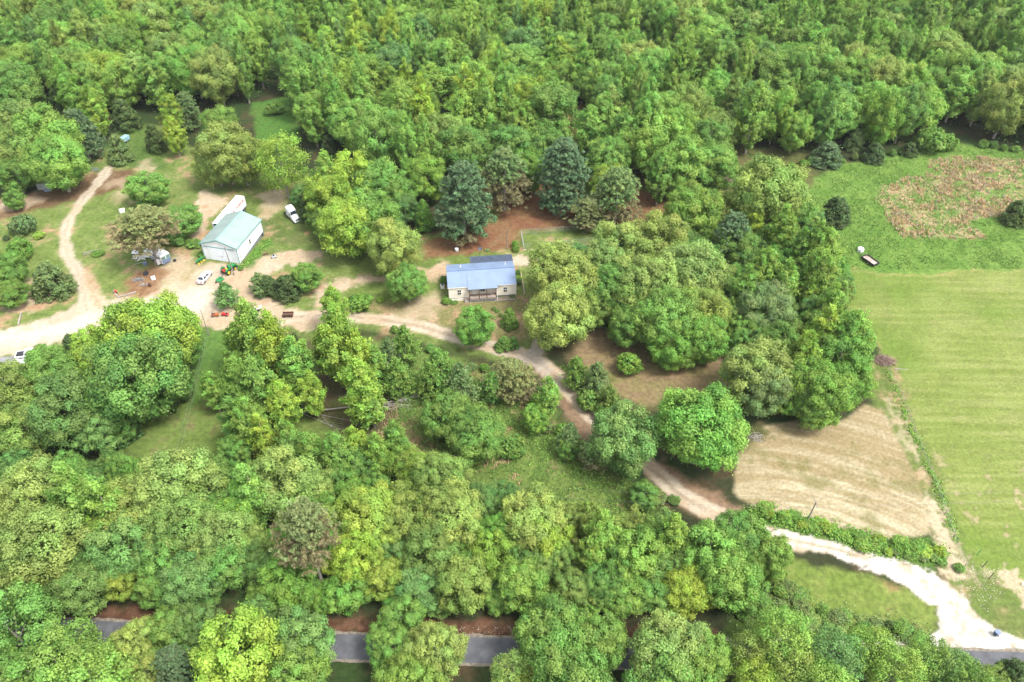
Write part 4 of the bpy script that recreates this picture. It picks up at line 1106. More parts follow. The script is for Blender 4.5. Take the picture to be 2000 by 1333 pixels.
# ---------------------------------------------------------------- blue roofed house
e0, e1 = P(874.2, 563.7, 3.95), P(1009.2, 555, 3.95); ha = ang(e0, e1); HW, HD, HE, HR = 15.75, 8.85, 3.95, 5.35
house = thing('house', 'cream house with blue ribbed metal roof and front porch', 'house', (*e0, 0), ha); sl_ = (HR - HE) / (HD / 2)
ox_ = .18
m = MB(); PX0, PX1, PWL = 4.75, 11.1, 1.0
def wallbox(x0, x1, y0, y1, z0=.8, z1=HE - .06): m.bb(x0, x1, y0, y1, z0, z1)
wallbox(ox_, PX0, .2, .35); wallbox(PX1, HW - ox_, .2, .35); wallbox(PX0, PX1, .2 + PWL, .35 + PWL); wallbox(PX0 - .15, PX0, .35, .2 + PWL); wallbox(PX1, PX1 + .15, .35, .2 + PWL)
wallbox(ox_, ox_ + .15, .35, HD - .35); wallbox(HW - ox_ - .15, HW - ox_, .35, HD - .35); wallbox(ox_, HW - ox_, HD - .35, HD - .2)
for x in (ox_, HW - ox_ - .15): m.add([(x, .2, HE - .06), (x + .15, .2, HE - .06), (x, HD - .2, HE - .06), (x + .15, HD - .2, HE - .06), (x, HD / 2, HR - .1), (x + .15, HD / 2, HR - .1)], [(0, 2, 4), (1, 5, 3), (0, 4, 5, 1), (2, 3, 5, 4)])
obj('wall', m, M['cream'], house)
m = MB()
for k in range(13):
    z = .95 + k * .22
    m.bb(ox_ - .0, PX0, .185, .2, z, z + .02); m.bb(PX1, HW - ox_, .185, .2, z, z + .02); m.bb(PX0, PX1, .185 + PWL, .2 + PWL, z, z + .02)
tag(obj('siding_lap', m, M['cream'], house), kind='stuff')
m = MB(); m.bb(ox_ + .05, HW - ox_ - .05, .26, HD - .26, 0, .8); obj('foundation', m, M['block'], house)
obj('skirting', MB().bb(ox_, 3.55, .06, .2, 0, .62), M['cream'], house)
for s in (0, 1):
    y0 = 0 if s == 0 else HD; r = MB(); pts = [(0, y0, HE), (HW, y0, HE), (HW, HD / 2, HR), (0, HD / 2, HR)]; r.slab(pts if s == 0 else pts[::-1], .06); obj('roof_slope', r, M['roof_blue'], house)
    r = MB()
    for i in range(52):
        x = .1 + i * .3025; a, b, c_, d_ = (x, y0, HE + .05), (x + .045, y0, HE + .05), (x + .045, HD / 2, HR + .05), (x, HD / 2, HR + .05)
        r.hexa([a, b, c_, d_] + [(q[0], q[1], q[2] + .05) for q in (a, b, c_, d_)])
    tag(obj('roof_rib', r, M['roof_blue'], house), kind='stuff')
obj('ridge_cap', MB().bb(0, HW, HD / 2 - .12, HD / 2 + .12, HR + .05, HR + .12), mat('ridge_blue', (.10, .15, .24), .5), house)
for y in (-.04, HD - .02): obj('gutter', MB().bb(0, HW, y, y + .06, HE - .12, HE + .03), M['trim'], house)
# porch
pr_ = [(PX0 - .15, -.95), (PX1 + .2, -.95), (PX1 + .2, 3.05), (PX0 - .15, 3.05)]; pz = lambda y: HE + sl_ * y + .2
r = MB(); r.slab([(x, y, pz(y)) for x, y in pr_], .06); pro = obj('porch_roof', r, M['roof_blue'], house)
r = MB()
for i in range(22):
    x = PX0 - .05 + i * .3025; a, b, c_, d_ = [(q, y, pz(y) + .05) for q, y in ((x, -.95), (x + .045, -.95), (x + .045, 3.05), (x, 3.05))]; r.hexa([a, b, c_, d_] + [(q[0], q[1], q[2] + .05) for q in (a, b, c_, d_)])
tag(obj('porch_roof_rib', r, M['roof_blue'], pro), kind='stuff')
r = MB(); 
for x in (PX0 - .16, PX1 + .19): r.hexa([(x, -.95, pz(-.95) - .25), (x + .02, -.95, pz(-.95) - .25), (x + .02, 3, pz(3) - .25), (x, 3, pz(3) - .25), (x, -.95, pz(-.95)), (x + .02, -.95, pz(-.95)), (x + .02, 3, pz(3)), (x, 3, pz(3))])
obj('porch_gable_trim', r, mat('trim_blue', (.10, .2, .4), .5), pro)
obj('porch_floor', MB().bb(PX0, PX1, -.7, 1.2, .72, .82), M['deck'], house)
obj('porch_foundation', MB().bb(PX0 + .02, PX1 - .02, -.66, .26, 0, .72), M['block'], house)
for x in (PX0 + .1, 7.1, 8.85, PX1 - .1): obj('porch_post', MB().bb(x - .07, x + .07, -.68, -.54, .82, pz(-.6) - .02), M['brown'], house)
for x0, x1 in ((PX0 + .2, 7.0), (7.2, 8.75), (8.95, PX1 - .2)):
    rl_ = obj('porch_rail', MB().bb(x0, x1, -.64, -.58, 1.7, 1.78).bb(x0, x1, -.64, -.58, .95, 1.0), M['brown'], house); n = int((x1 - x0) / .24)
    for i in range(n):
        x = x0 + .12 + i * (x1 - x0 - .1) / n; obj('baluster', MB().bb(x, x + .07, -.63, -.59, 1.0, 1.7), M['trim'], rl_)
for k in range(4): obj('porch_step', MB().bb(3.65, PX0 - .02, -.6 + 0 * k, .18, 0 + .2 * k, .2 * (k + 1)) if False else MB().bb(3.7, 4.68, -.75 + .22 * k, .18, .19 * k, .19 * (k + 1) - .005), M['grey_wood'], house)
obj('stair_rail', MB().tube((3.7, -.7, .9), (3.7, .1, 1.6), .04).tube((3.7, -.7, 0), (3.7, -.7, .9), .04), M['grey_wood'], house)
def window(x, y, z, w_, h_, par, name='window'):
    g = obj(name, MB().bb(x - w_ / 2, x + w_ / 2, y - .04, y + .0, z, z + h_), M['glass'], par); q = MB()
    for a0, a1, b0, b1 in ((-w_ / 2 - .06, -w_ / 2, -.06, h_ + .06), (w_ / 2, w_ / 2 + .06, -.06, h_ + .06), (-w_ / 2, w_ / 2, -.06, 0), (-w_ / 2, w_ / 2, h_, h_ + .06), (-w_ / 2, w_ / 2, h_ / 2 - .04, h_ / 2 + .04), (-.02, .02, 0, h_ / 2 - .04), (-.02, .02, h_ / 2 + .04, h_)): q.bb(x + a0, x + a1, y - .07, y - .02, z + b0, z + b1)
    obj('window_frame', q, M['trim'], g)
window(2.6, .19, 1.75, .8, 1.35, house); window(13.15, .19, 1.75, .8, 1.35, house); window(8.0, 1.19, 1.6, 1.1, 1.2, house)
d = obj('door', MB().bb(5.6, 6.5, 1.13, 1.19, .84, 2.9), M['trim'], house); obj('handle', MB().box((6.4, 1.1, 1.8), (.06, .05, .12)), M['steel'], d)
for px, py in ((899, 521), (986.5, 514)):
    x, y = P(px, py, 4.9); d_ = Vector((x - e0[0], y - e0[1])); u = d_.x * math.cos(ha) + d_.y * math.sin(ha); w_ = -d_.x * math.sin(ha) + d_.y * math.cos(ha); z = HR - sl_ * (w_ - HD / 2)
    obj('vent_pipe', MB().tube((u, w_, z), (u, w_, z + .65), .09, n=8).tube((u, w_, z + .02), (u, w_, z + .1), .2, n=8), M['white'], house)
obj('downspout', MB().bb(HW - .2, HW - .1, -.06, .02, 0, HE - .1), M['trim'], house); obj('downspout', MB().bb(PX1 + .05, PX1 + .15, -.82, -.72, 0, 3.7), M['trim'], house)
# lean-to behind
for i in range(4):
    x0 = 5.7 + i * 2.55; x1 = x0 + 2.53; r = MB(); r.slab([(x0, HD - .02, 3.84), (x1, HD - .02, 3.84), (x1, 12.3, 3.4), (x0, 12.3, 3.4)], .06); obj('roof_panel', r, M['tar'], house)
for i in range(5): x = 5.8 + i * 2.5; obj('lean_to_post', MB().bb(x, x + .12, 12.1, 12.22, 0, 3.38), M['grey_wood'], house)
obj('lean_to_deck', MB().bb(5.7, 15.8, HD - .15, 12.2, .3, .4), M['deck'], house)
obj('stove_pipe', MB().tube((5.9, 9.4, 3.7), (5.9, 9.4, 5.2), .08, n=8), M['steel'], house)
x, y = P(938, 502); t = thing('satellite_dish', 'small satellite dish on a post behind the dark lean-to roof', 'satellite dish', (x, y, 0))
obj('post', MB().tube((0, 0, 0), (0, 0, 2.4), .05), M['steel'], t); r = MB(); rr_ = [[(q * math.cos(a), -.1 - .3 * q * q + .1, 2.5 + q * math.sin(a)) for a in [2 * math.pi * i / 12 for i in range(12)]] for q in (.08, .3, .48)]; r.loft(rr_); obj('dish', r, M['blue_grey'], t); obj('receiver_arm', MB().tube((0, 0, 2.3), (0, -.6, 2.4), .03), M['white'], t)
x, y = P(868.5, 563); t = thing('air_conditioner', 'white air conditioner unit by the left wall of the blue roofed house', 'air conditioner', (x - .5, y, 0), ha); obj('cabinet', MB().box((0, 0, .45), (.9, .9, .9)), M['white'], t, bevel=.04); obj('fan_grille', MB().tube((0, 0, .9), (0, 0, .93), .36, n=14), M['black'], t)
x, y = P(985, 585); t = thing('planting_bed', 'soil bed edged with dark timbers along the right front wall', 'planting bed', (x, y, 0), ha)
obj('soil', MB().bb(-2.2, 2.2, -.5, 1.6, 0, .28), M['soil'], t); 
for a0, a1, b0, b1 in ((-2.35, 2.35, -.65, -.5), (2.2, 2.35, -.5, 1.6)): obj('timber', MB().bb(a0, a1, b0, b1, 0, .34), M['grey_wood'], t)
p0, p1, p2 = PV(1017, 533), PV(1022.5, 562), PV(1024.5, 577)
for a, b, mm_, lb in ((p0, p1, M['tan'], 'long pale timber edging the bed right of the house'), (p1, p2, M['grey_wood'], 'short dark timber ending the edging right of the house')):
    q = MB(); q.tube(a + Vector((0, 0, .14)), b + Vector((0, 0, .14)), .15, n=4); tag(obj('landscape_timber', q, mm_), lb, 'timber', 'landscape timbers by the house')
# ---------------------------------------------------------------- vehicles
def wheel(par, x, y, r, wd, rim='steel', name='wheel'):
    t = obj(name, MB().tube((x, y - wd / 2, r), (x, y + wd / 2, r), r, n=18), M['rubber'], par); q = MB(); q.tube((x, y - wd / 2 - .015, r), (x, y + wd / 2 + .015, r), r * .58, n=14); obj('rim', q, M[rim], t); return t
def frust(x0, x1, w0, z0, X0, X1, w1, z1): return [(x0, -w0, z0), (x1, -w0, z0), (x1, w0, z0), (x0, w0, z0), (X0, -w1, z1), (X1, -w1, z1), (X1, w1, z1), (X0, w1, z1)]
def face_quad(c4, inset, out):     # window pane on a face: 4 corners ccw seen from outside
    c4 = [Vector(q) for q in c4]; n = (c4[1] - c4[0]).cross(c4[3] - c4[0]).normalized(); ce = sum(c4, Vector()) / 4; q = [c + (ce - c).normalized() * inset + n * out * .2 for c in c4]; return MB().slab(q, out)
def sedan(name, label, a, b, paint, cat='car'):
    a, b = Vector(a), Vector(b); t = thing(name, label, cat, (*((a + b) / 2), 0), ang(a, b)); L = 4.9; h = L / 2
    secs = [(-h, .62, .42, .78), (-h + .12, .84, .30, .93), (-h + .7, .91, .24, .98), (-.9, .93, .22, .98), (.6, .93, .22, .96), (h - .9, .90, .24, .90), (h - .25, .80, .30, .78), (h, .55, .40, .66)]
    r = MB(); r.loft([[(x, -w_, z0), (x, w_, z0), (x, w_, (z0 + z1) / 2 + .1), (x, w_ * .88, z1), (x, -w_ * .88, z1), (x, -w_, (z0 + z1) / 2 + .1)] for x, w_, z0, z1 in secs]); obj('body', r, paint, t, smooth=False, bevel=.03)
    g = frust(-1.75, 1.15, .80, .95, -1.15, .45, .62, 1.42); obj('cabin', MB().hexa(g), paint, t, bevel=.04)
    obj('rear_window', face_quad([g[3], g[0], g[4], g[7]], .14, .02), M['glass'], t); obj('windshield', face_quad([g[1], g[2], g[6], g[5]], .12, .02), M['glass'], t)
    for s in (0, 1):
        A, B, C_, D_ = [Vector(q) for q in ((g[0], g[1], g[5], g[4]) if s == 0 else (g[2], g[3], g[7], g[6]))]
        for f0, f1 in ((.06, .48), (.53, .93)): obj('side_window', face_quad([A.lerp(B, f0), A.lerp(B, f1), D_.lerp(C_, f1), D_.lerp(C_, f0)], .07, .015), M['glass'], t)
        y = -.55 if s == 0 else .55; obj('taillight', MB().box((-h + .05, y, .78), (.14, .4, .16)), M['red_glass'], t); obj('headlight', MB().box((h - .12, y, .66), (.2, .34, .14)), M['lens'], t)
        for x in (-1.45, 1.5): wheel(t, x, -.84 if s == 0 else .84, .33, .2)
        obj('mirror', MB().box((.75, -.98 if s == 0 else .98, 1.0), (.12, .16, .12)), paint, t)
    obj('licence_plate', MB().box((-h - .01, 0, .62), (.02, .36, .16)), M['trim'], t); obj('bumper', MB().box((-h + .02, 0, .45), (.16, 1.55, .16)), paint, t, bevel=.03)
    return t
sedan('sedan', 'silver white sedan parked on sandy yard, tail lights towards the viewer', P(390.5, 556.5), P(410, 534), M['silver'])
# semi truck
a, b = Vector(P(559.5, 415)), Vector(P(584, 437)); t = thing('semi_truck', 'white sleeper cab semi truck parked under the edge trees', 'semi truck', (*((a + b) / 2), 0), ang(a, b)); k = (b - a).length / 7.2 * .88; t.scale = (k, k, k)
obj('chassis', MB().bb(-3.6, 3.3, -.42, .42, .6, .9), M['black'], t)
obj('sleeper', MB().loft([[(x, -w_, 1.0), (x, w_, 1.0), (x, w_, z - .35), (x, w_ * .82, z), (x, -w_ * .82, z), (x, -w_, z - .35)] for x, w_, z in ((-1.5, 1.18, 3.9), (-.2, 1.18, 3.85), (.6, 1.15, 3.5), (1.0, 1.1, 3.05))]), M['white'], t, bevel=.05)
obj('hood', MB().loft([[(x, -w_, .7), (x, w_, .7), (x, w_, z - .4), (x, w_ * .62, z), (x, -w_ * .62, z), (x, -w_, z - .4)] for x, w_, z in ((1.0, 1.1, 2.15), (2.2, 1.05, 1.98), (3.1, .98, 1.7), (3.5, .85, 1.4))]), M['white'], t, bevel=.05)
obj('windshield', MB().slab([(1.62, -.98, 2.1), (1.62, .98, 2.1), (1.02, .88, 2.95), (1.02, -.88, 2.95)], .03), M['glass'], t)
obj('cab', MB().hexa(frust(.4, 1.6, 1.12, 1.0, .4, 1.0, 1.0, 3.0)), M['white'], t, bevel=.03)
for s in (-1, 1):
    obj('side_window', MB().hexa([(.5, s * 1.1, 2.0), (1.25, s * 1.1, 2.0), (1.25, s * 1.14, 2.0), (.5, s * 1.14, 2.0), (.5, s * 1.03, 2.7), (1.0, s * 1.03, 2.7), (1.0, s * 1.07, 2.7), (.5, s * 1.07, 2.7)]), M['glass'], t)
    obj('fender', MB().loft([[(x, s * .75, .75), (x, s * 1.22, .75), (x, s * 1.2, z), (x, s * .8, z + .05)] for x, z in ((1.75, .95), (2.1, 1.3), (2.6, 1.38), (3.1, 1.28), (3.5, .95))]), M['white'], t, bevel=.03)
    obj('headlight', MB().box((3.46, s * .9, 1.12), (.18, .36, .22)), M['lens'], t); obj('fuel_tank', MB().tube((-1.2, s * .95, .85), (.4, s * .95, .85), .32, n=12), M['chrome'], t)
    m_ = obj('mirror', MB().box((1.35, s * 1.5, 2.35), (.1, .2, .5)), M['black'], t); obj('mirror_arm', MB().tube((1.2, s * 1.1, 2.3), (1.35, s * 1.45, 2.35), .03), M['black'], m_)
    wheel(t, 2.55, s * 1.02, .5, .3)
    for x in (-2.1, -3.2): wheel(t, x, s * .95, .5, .55, 'chrome')
    obj('exhaust_stack', MB().tube((-1.65, s * .8, 1.2), (-1.65, s * .8, 3.6), .07, n=8), M['chrome'], t)
obj('grille', MB().slab([(3.5, -.62, .75), (3.5, .62, .75), (3.42, .55, 1.45), (3.42, -.55, 1.45)], .05), M['black'], t); obj('bumper', MB().box((3.6, 0, .6), (.25, 2.3, .35)), M['white'], t, bevel=.04)
obj('fifth_wheel', MB().box((-2.6, 0, 1.05), (1.0, .9, .12)), M['black'], t)
# box trailer
A, B_, C_ = Vector(P(413.9, 436.2, 4.0)), Vector(P(461, 381.5, 4.0)), Vector(P(477, 382.4, 4.0)); a_ = ang(A, B_); L = (B_ - A).length; wd = 2.3
t = thing('box_trailer', 'long white box trailer behind the barn with red lettering on its side', 'trailer', (*A, 0), a_)
obj('box_roof', MB().bb(0, L, -wd, 0, 3.94, 4.0), M['white'], t)
m = MB(); m.bb(0, L, -wd, -wd + .06, 1.2, 3.94); m.bb(0, L, -.06, 0, 1.2, 3.94); m.bb(L - .06, L, -wd + .06, -.06, 1.2, 3.94); obj('box_wall', m, M['white'], t)
obj('floor', MB().bb(0, L, -wd + .06, -.06, 1.1, 1.2), M['grey_wood'], t); obj('inner_lining', MB().bb(.8, L - .1, -wd + .08, -.08, 1.22, 3.9), M['dark_int'], t)  # solid near-black block stands in for the shade inside the open trailer
for y in (-wd - .03, -wd - .03): pass
obj('side_rail', MB().bb(0, L, -wd - .03, -wd, 1.1, 1.25), M['blue_grey'], t); obj('top_rail', MB().bb(0, L, -wd - .02, -wd, 3.84, 3.98), M['steel'], t)
lt = MB(); x = L - 4.9
for i in range(9):
    k_ = random.choice((0, 1, 2)); z0, z1 = 3.05, 3.55
    lt.bb(x, x + .10, -wd - .025, -wd - .002, z0, z1)
    if k_ != 1: lt.bb(x + .1, x + .34, -wd - .025, -wd - .002, z1 - .1, z1)
    if k_ != 2: lt.bb(x + .1, x + .34, -wd - .025, -wd - .002, z0, z0 + .1)
    if k_ == 0: lt.bb(x + .26, x + .34, -wd - .025, -wd - .002, z0 + .1, z1 - .1)
    x += .47
obj('lettering', lt, M['red'], t)
lg = MB()
for i in range(7):
    a1, a2 = 2 * math.pi * i / 9, 2 * math.pi * (i + 1) / 9; lg.add([(L - 6.6 + q * math.cos(a), -wd - z_, 3.05 + q * math.sin(a) * 1.1) for z_ in (.004, .025) for q, a in ((.22, a1), (.42, a1), (.42, a2), (.22, a2))], [(3, 2, 1, 0), (4, 5, 6, 7), (0, 1, 5, 4), (1, 2, 6, 5), (2, 3, 7, 6), (3, 0, 4, 7)])
obj('red_emblem', lg, M['red'], t)
for s in (-.25, -wd + .25):
    for x in (L - 1.4, L - 2.6): wheel(t, x, s, .48, .45)
    obj('landing_leg', MB().bb(2.2, 2.35, s - .08, s + .08, 0, 1.1), M['steel'], t)
obj('underride_bar', MB().bb(L - .1, L, -wd + .3, -.3, .55, .65), M['steel'], t)
for s, sg in ((-wd, -1), (0, 1)): obj('open_door', MB().bb(0, 1.15, s + (.02 if sg > 0 else -.06), s + (.06 if sg > 0 else -.02), 1.25, 3.85), M['white'], t)
# old motorhome
A, B_ = Vector(P(312, 501, 3.0)), Vector(P(328.5, 491.5, 3.0)); fa = ang(A, B_) - math.pi / 2; ce = (A + B_) / 2
t = thing('motorhome', 'old white motorhome with blue grey front half hidden by the browned pine', 'motorhome', (*ce, 0), fa); wv = (B_ - A).length / 2
obj('body', MB().loft([[(x, -wv, z0), (x, wv, z0), (x, wv, 2.75), (x, wv * .9, z1), (x, -wv * .9, z1), (x, -wv, 2.75)] for x, z0, z1 in ((-5.6, .6, 2.95), (-.3, .6, 2.98), (-.05, .6, 2.85), (.1, .62, 2.6))]), M['white'], t, bevel=.05)
obj('front_panel', MB().slab([(.13, -wv * .96, .65), (.13, wv * .96, .65), (.13, wv * .96, 1.55), (.13, -wv * .96, 1.55)], .05), M['blue_grey'], t)
for s in (-1, 1):
    obj('windshield', MB().slab([(.13, s * wv * .5 - wv * .42, 1.62), (.13, s * wv * .5 + wv * .42, 1.62), (.1, s * wv * .5 + wv * .40, 2.5), (.1, s * wv * .5 - wv * .40, 2.5)], .03), M['interior_green'], t)
    obj('side_stripe', MB().bb(-5.4, -.2, s * wv - .02, s * wv + .02, .9, 1.3), M['blue_grey'], t)
    for x0, x1 in ((-1.4, -.5), (-3.2, -2.1), (-4.8, -4.0)): obj('side_window', MB().bb(x0, x1, s * wv - .03, s * wv + .03, 1.7, 2.35), M['glass'], t)
    wheel(t, -4.2, s * (wv - .15), .42, .28)
obj('bumper', MB().bb(.3, .42, -wv, wv * .8, .35, .55), M['chrome'], t); obj('loose_tyre', MB().tube((.6, wv + .5, .2), (.6, wv + .5, .45), .4, n=14), M['rubber'], t); obj('open_door', MB().box((-.9, -wv - .35, 1.2), (.1, .8, 1.5)), M['white'], t)
wheel(t, -.9, wv - .15, .42, .28); obj('roof_vent', MB().box((-2, 0, 3.05), (.6, .6, .15)), M['trim'], t)
# green tractor
a, b = Vector(P(437, 539)), Vector(P(458, 524)); t = thing('tractor', 'green compact tractor with yellow rims beside the barn light pole', 'tractor', (*((a + b) / 2), 0), ang(a, b)); k = (b - a).length / 3.1; t.scale = (k, k, k)
obj('hood', MB().loft([[(x, -w_, .7), (x, w_, .7), (x, w_ * .9, z), (x, -w_ * .9, z)] for x, w_, z in ((.0, .38, 1.35), (.9, .36, 1.3), (1.5, .32, 1.2), (1.6, .26, 1.1))]), M['jd'], t, bevel=.04); obj('engine_block', MB().bb(-1.2, 1.5, -.25, .25, .45, .7), M['black'], t)
for s in (-1, 1):
    wheel(t, -.75, s * .72, .62, .36, 'yellow'); wheel(t, 1.15, s * .6, .38, .25, 'yellow')
    obj('rear_fender', MB().loft([[(x, s * .48, z), (x, s * .95, z), (x, s * .95, z + .05), (x, s * .48, z + .05)] for x, z in ((-1.3, 1.05), (-1.0, 1.3), (-.4, 1.3), (-.1, 1.05))]), M['jd'], t)
    obj('loader_arm', MB().tube((.1, s * .5, 1.1), (1.5, s * .5, 1.2), .07, n=4).tube((1.5, s * .5, 1.2), (2.1, s * .5, .5), .07, n=4), M['jd'], t)
    obj('roll_bar_post', MB().tube((-1.05, s * .42, .9), (-1.15, s * .42, 2.1), .04), M['black'], t)
obj('roll_bar_top', MB().tube((-1.15, -.42, 2.1), (-1.15, .42, 2.1), .04), M['black'], t); obj('loader_bucket', MB().hexa(frust(2.0, 2.5, .8, .1, 2.0, 2.2, .8, .6)), M['jd'], t)
obj('seat', MB().box((-.6, 0, 1.15), (.45, .5, .12)).box((-.82, 0, 1.4), (.1, .5, .45)), M['yellow'], t); obj('steering_wheel', MB().tube((-.1, 0, 1.55), (-.12, 0, 1.58), .2, n=12), M['black'], t); obj('red_toolbox', MB().box((-1.3, -.1, 1.2), (.45, .6, .45)), M['red'], t, bevel=.04)
x, y = P(430, 548); t = thing('rotary_cutter', 'bright green rotary cutter deck hitched behind the tractor', 'mower deck', (x, y, 0), ang(a, b)); obj('deck', MB().loft([[(x_, -w_, .25), (x_, w_, .25), (x_, w_, .45), (x_, -w_, .45)] for x_, w_ in ((-.95, .45), (-.6, .75), (.5, .8), (.75, .6))]), M['jd'], t, bevel=.03)
obj('gearbox', MB().box((-.05, 0, .58), (.3, .3, .3)), M['jd'], t); obj('hitch_frame', MB().tube((0, -.3, .5), (1.3, 0, .9), .05).tube((0, .3, .5), (1.3, 0, .9), .05), M['black'], t); obj('deck_rib', MB().bb(-.8, .6, -.04, .04, .45, .52), M['jd'], t); obj('tail_wheel', MB().tube((-1.3, -.08, .2), (-1.3, .08, .2), .2, n=12), M['rubber'], t)
x, y = P(391, 513); t = thing('seed_drill', 'small faded green farm implement at the left corner of the barn doors', 'farm implement', (x, y, 0), R(60)); obj('frame', MB().bb(-1.2, 1.2, -.06, .06, .4, .5).bb(-.06, .06, -.6, .6, .4, .5), M['jd'], t)
for x_ in (-.8, 0, .8): obj('hopper', MB().hexa(frust(x_ - .2, x_ + .2, .2, .5, x_ - .3, x_ + .3, .32, 1.0)), M['jd'], t); obj('wheel', MB().tube((x_, -.5, .25), (x_, -.4, .25), .25, n=12), M['yellow'], t)
# pickup and canopy half hidden at left
x, y = P(62, 697); t = thing('pickup_truck', 'white pickup half hidden under the left edge trees', 'pickup', (x, y, 0), R(10))
obj('body', MB().loft([[(x_, -w_, .45), (x_, w_, .45), (x_, w_, z), (x_, -w_, z)] for x_, w_, z in ((-2.9, .9, 1.1), (-2.8, .98, 1.12), (1.0, .98, 1.15), (2.5, .94, 1.05), (2.75, .8, .9))]), M['white'], t, bevel=.04)
g = frust(-1.0, 1.3, .92, 1.12, -.8, .7, .72, 1.85); obj('cabin', MB().hexa(g), M['white'], t, bevel=.04); obj('windshield', face_quad([g[1], g[2], g[6], g[5]], .12, .02), M['glass'], t); obj('rear_window', face_quad([g[3], g[0], g[4], g[7]], .14, .02), M['glass'], t)
obj('bed_liner', MB().bb(-2.7, -1.15, -.8, .8, 1.12, 1.16), M['black'], t)
for s in (-1, 1):
    for x_ in (-1.8, 1.8): wheel(t, x_, s * .9, .38, .25)
    obj('side_window', MB().hexa([(-.7, s * .88, 1.25), (.95, s * .88, 1.25), (.95, s * .93, 1.25), (-.7, s * .93, 1.25), (-.65, s * .75, 1.72), (.55, s * .75, 1.72), (.55, s * .79, 1.72), (-.65, s * .79, 1.72)]), M['glass'], t); obj('taillight', MB().box((-2.88, s * .88, .95), (.08, .12, .3)), M['red_glass'], t)
x, y = P(44, 727); t = thing('canopy', 'white flat canopy roof on posts below the half hidden pickup', 'canopy', (x, y, 0), R(4))
obj('roof', MB().bb(-1.7, 1.9, -.9, 1.3, 2.35, 2.45), M['white'], t, bevel=.03)
for x_ in (-1.6, 1.8):
    for y_ in (-.8, 1.2): obj('post', MB().bb(x_ - .04, x_ + .04, y_ - .04, y_ + .04, 0, 2.35), M['trim'], t)
x, y = P(48, 724); t = thing('utility_cart', 'dark red cart with tan seats standing beneath the white canopy', 'cart', (x, y, 0), R(10))
obj('body', MB().bb(-1.1, 1.1, -.6, .6, .35, .75), M['rust'], t, bevel=.05); obj('seat', MB().bb(-.2, .3, -.55, .55, .75, .95).bb(-.3, -.2, -.55, .55, .75, 1.35), M['tan'], t)
for x_ in (-.8, .8):
    for y_ in (-.55, .55): wheel(t, x_, y_, .28, .2)
x, y = P(20, 710); tag(obj('concrete_pad', MB().box((x, y, .01), (9, 4.5, .03), R(8)), mat('slab_concrete', (.19, .19, .20), .9, var=.2, scale=1)), 'grey slab under the canopy at the left edge', 'slab')
# flat trailer in the pasture
x, y = P(1698.5, 513); t = thing('flat_trailer', 'small rusty flat trailer with black rail in the green pasture', 'trailer', (x, y, 0), R(118))
obj('deck', MB().bb(-1.9, 1.9, -.9, .9, .5, .58), mat('rusty_deck', (.33, .23, .19), .9, var=.5, scale=2), t)
for i in range(6): obj('deck_board', MB().bb(-1.88, 1.88, -.88 + i * .295, -.62 + i * .295, .585, .62), mat('old_board', (.40, .31, .27), .9, var=.5, scale=2) if i == 0 else bpy.data.materials['old_board'], t)
q = MB(); q.bb(-1.98, 1.98, -1.0, -.9, .5, .95).bb(-1.98, 1.98, .9, 1.0, .5, .95).bb(1.9, 1.98, -.9, .9, .5, .95).bb(-1.98, -1.9, -.9, .9, .5, .95); obj('side_rail', q, M['black'], t); obj('drawbar', MB().tube((1.9, -.5, .5), (3.2, 0, .45), .05).tube((1.9, .5, .5), (3.2, 0, .45), .05), M['black'], t)
for s in (-1, 1): wheel(t, -.3, s * 1.15, .33, .2)
def rounded_tank(name, label, cat, px, py, r, h, mt, rz=0, n=8):
    x, y = P(px, py); t = thing(name, label, cat, (x, y, 0), rz); rings = []
    for q, z in ((.75, 0), (1, .08 * h), (1, .8 * h), (.85, .95 * h), (.4, h)): rings.append([(r * q * math.cos(2 * math.pi * i / n), r * q * math.sin(2 * math.pi * i / n), z) for i in range(n)])
    obj('tank_body', MB().loft(rings), mt, t, smooth=n > 8); obj('cap', MB().tube((.1, .0, h), (.1, 0, h + .08), r * .2, n=10), M['steel'], t); return t
rounded_tank('water_tank', 'white six sided plastic tank at the wood edge above the rusty trailer', 'tank', 1680, 491, .85, 1.0, M['white'], .3, 6)
rounded_tank('white_drum', 'white plastic drum lying in red earth behind the blue roofed house', 'drum', 892, 491, .5, 1.1, M['white'], 0, 12)
# trash bin
x, y = P(1944, 1241); t = thing('trash_bin', 'dark blue grey wheeled trash bin at the edge of the white gravel', 'trash bin', (x, y, 0), R(200))
obj('bin_body', MB().hexa(frust(-.25, .25, .25, .08, -.36, .36, .36, 1.0)), M['plastic_blue'], t, bevel=.02); obj('lid', MB().hexa(frust(-.40, .42, .39, 1.0, -.36, .34, .34, 1.09)), M['blue_grey'], t, bevel=.02)
for s in (-1, 1): obj('wheel', MB().tube((-.28, s * .28, .12), (-.28, s * .36, .12), .12, n=12), M['rubber'], t)
obj('handle', MB().tube((-.42, -.3, .98), (-.42, .3, .98), .025), M['black'], t)
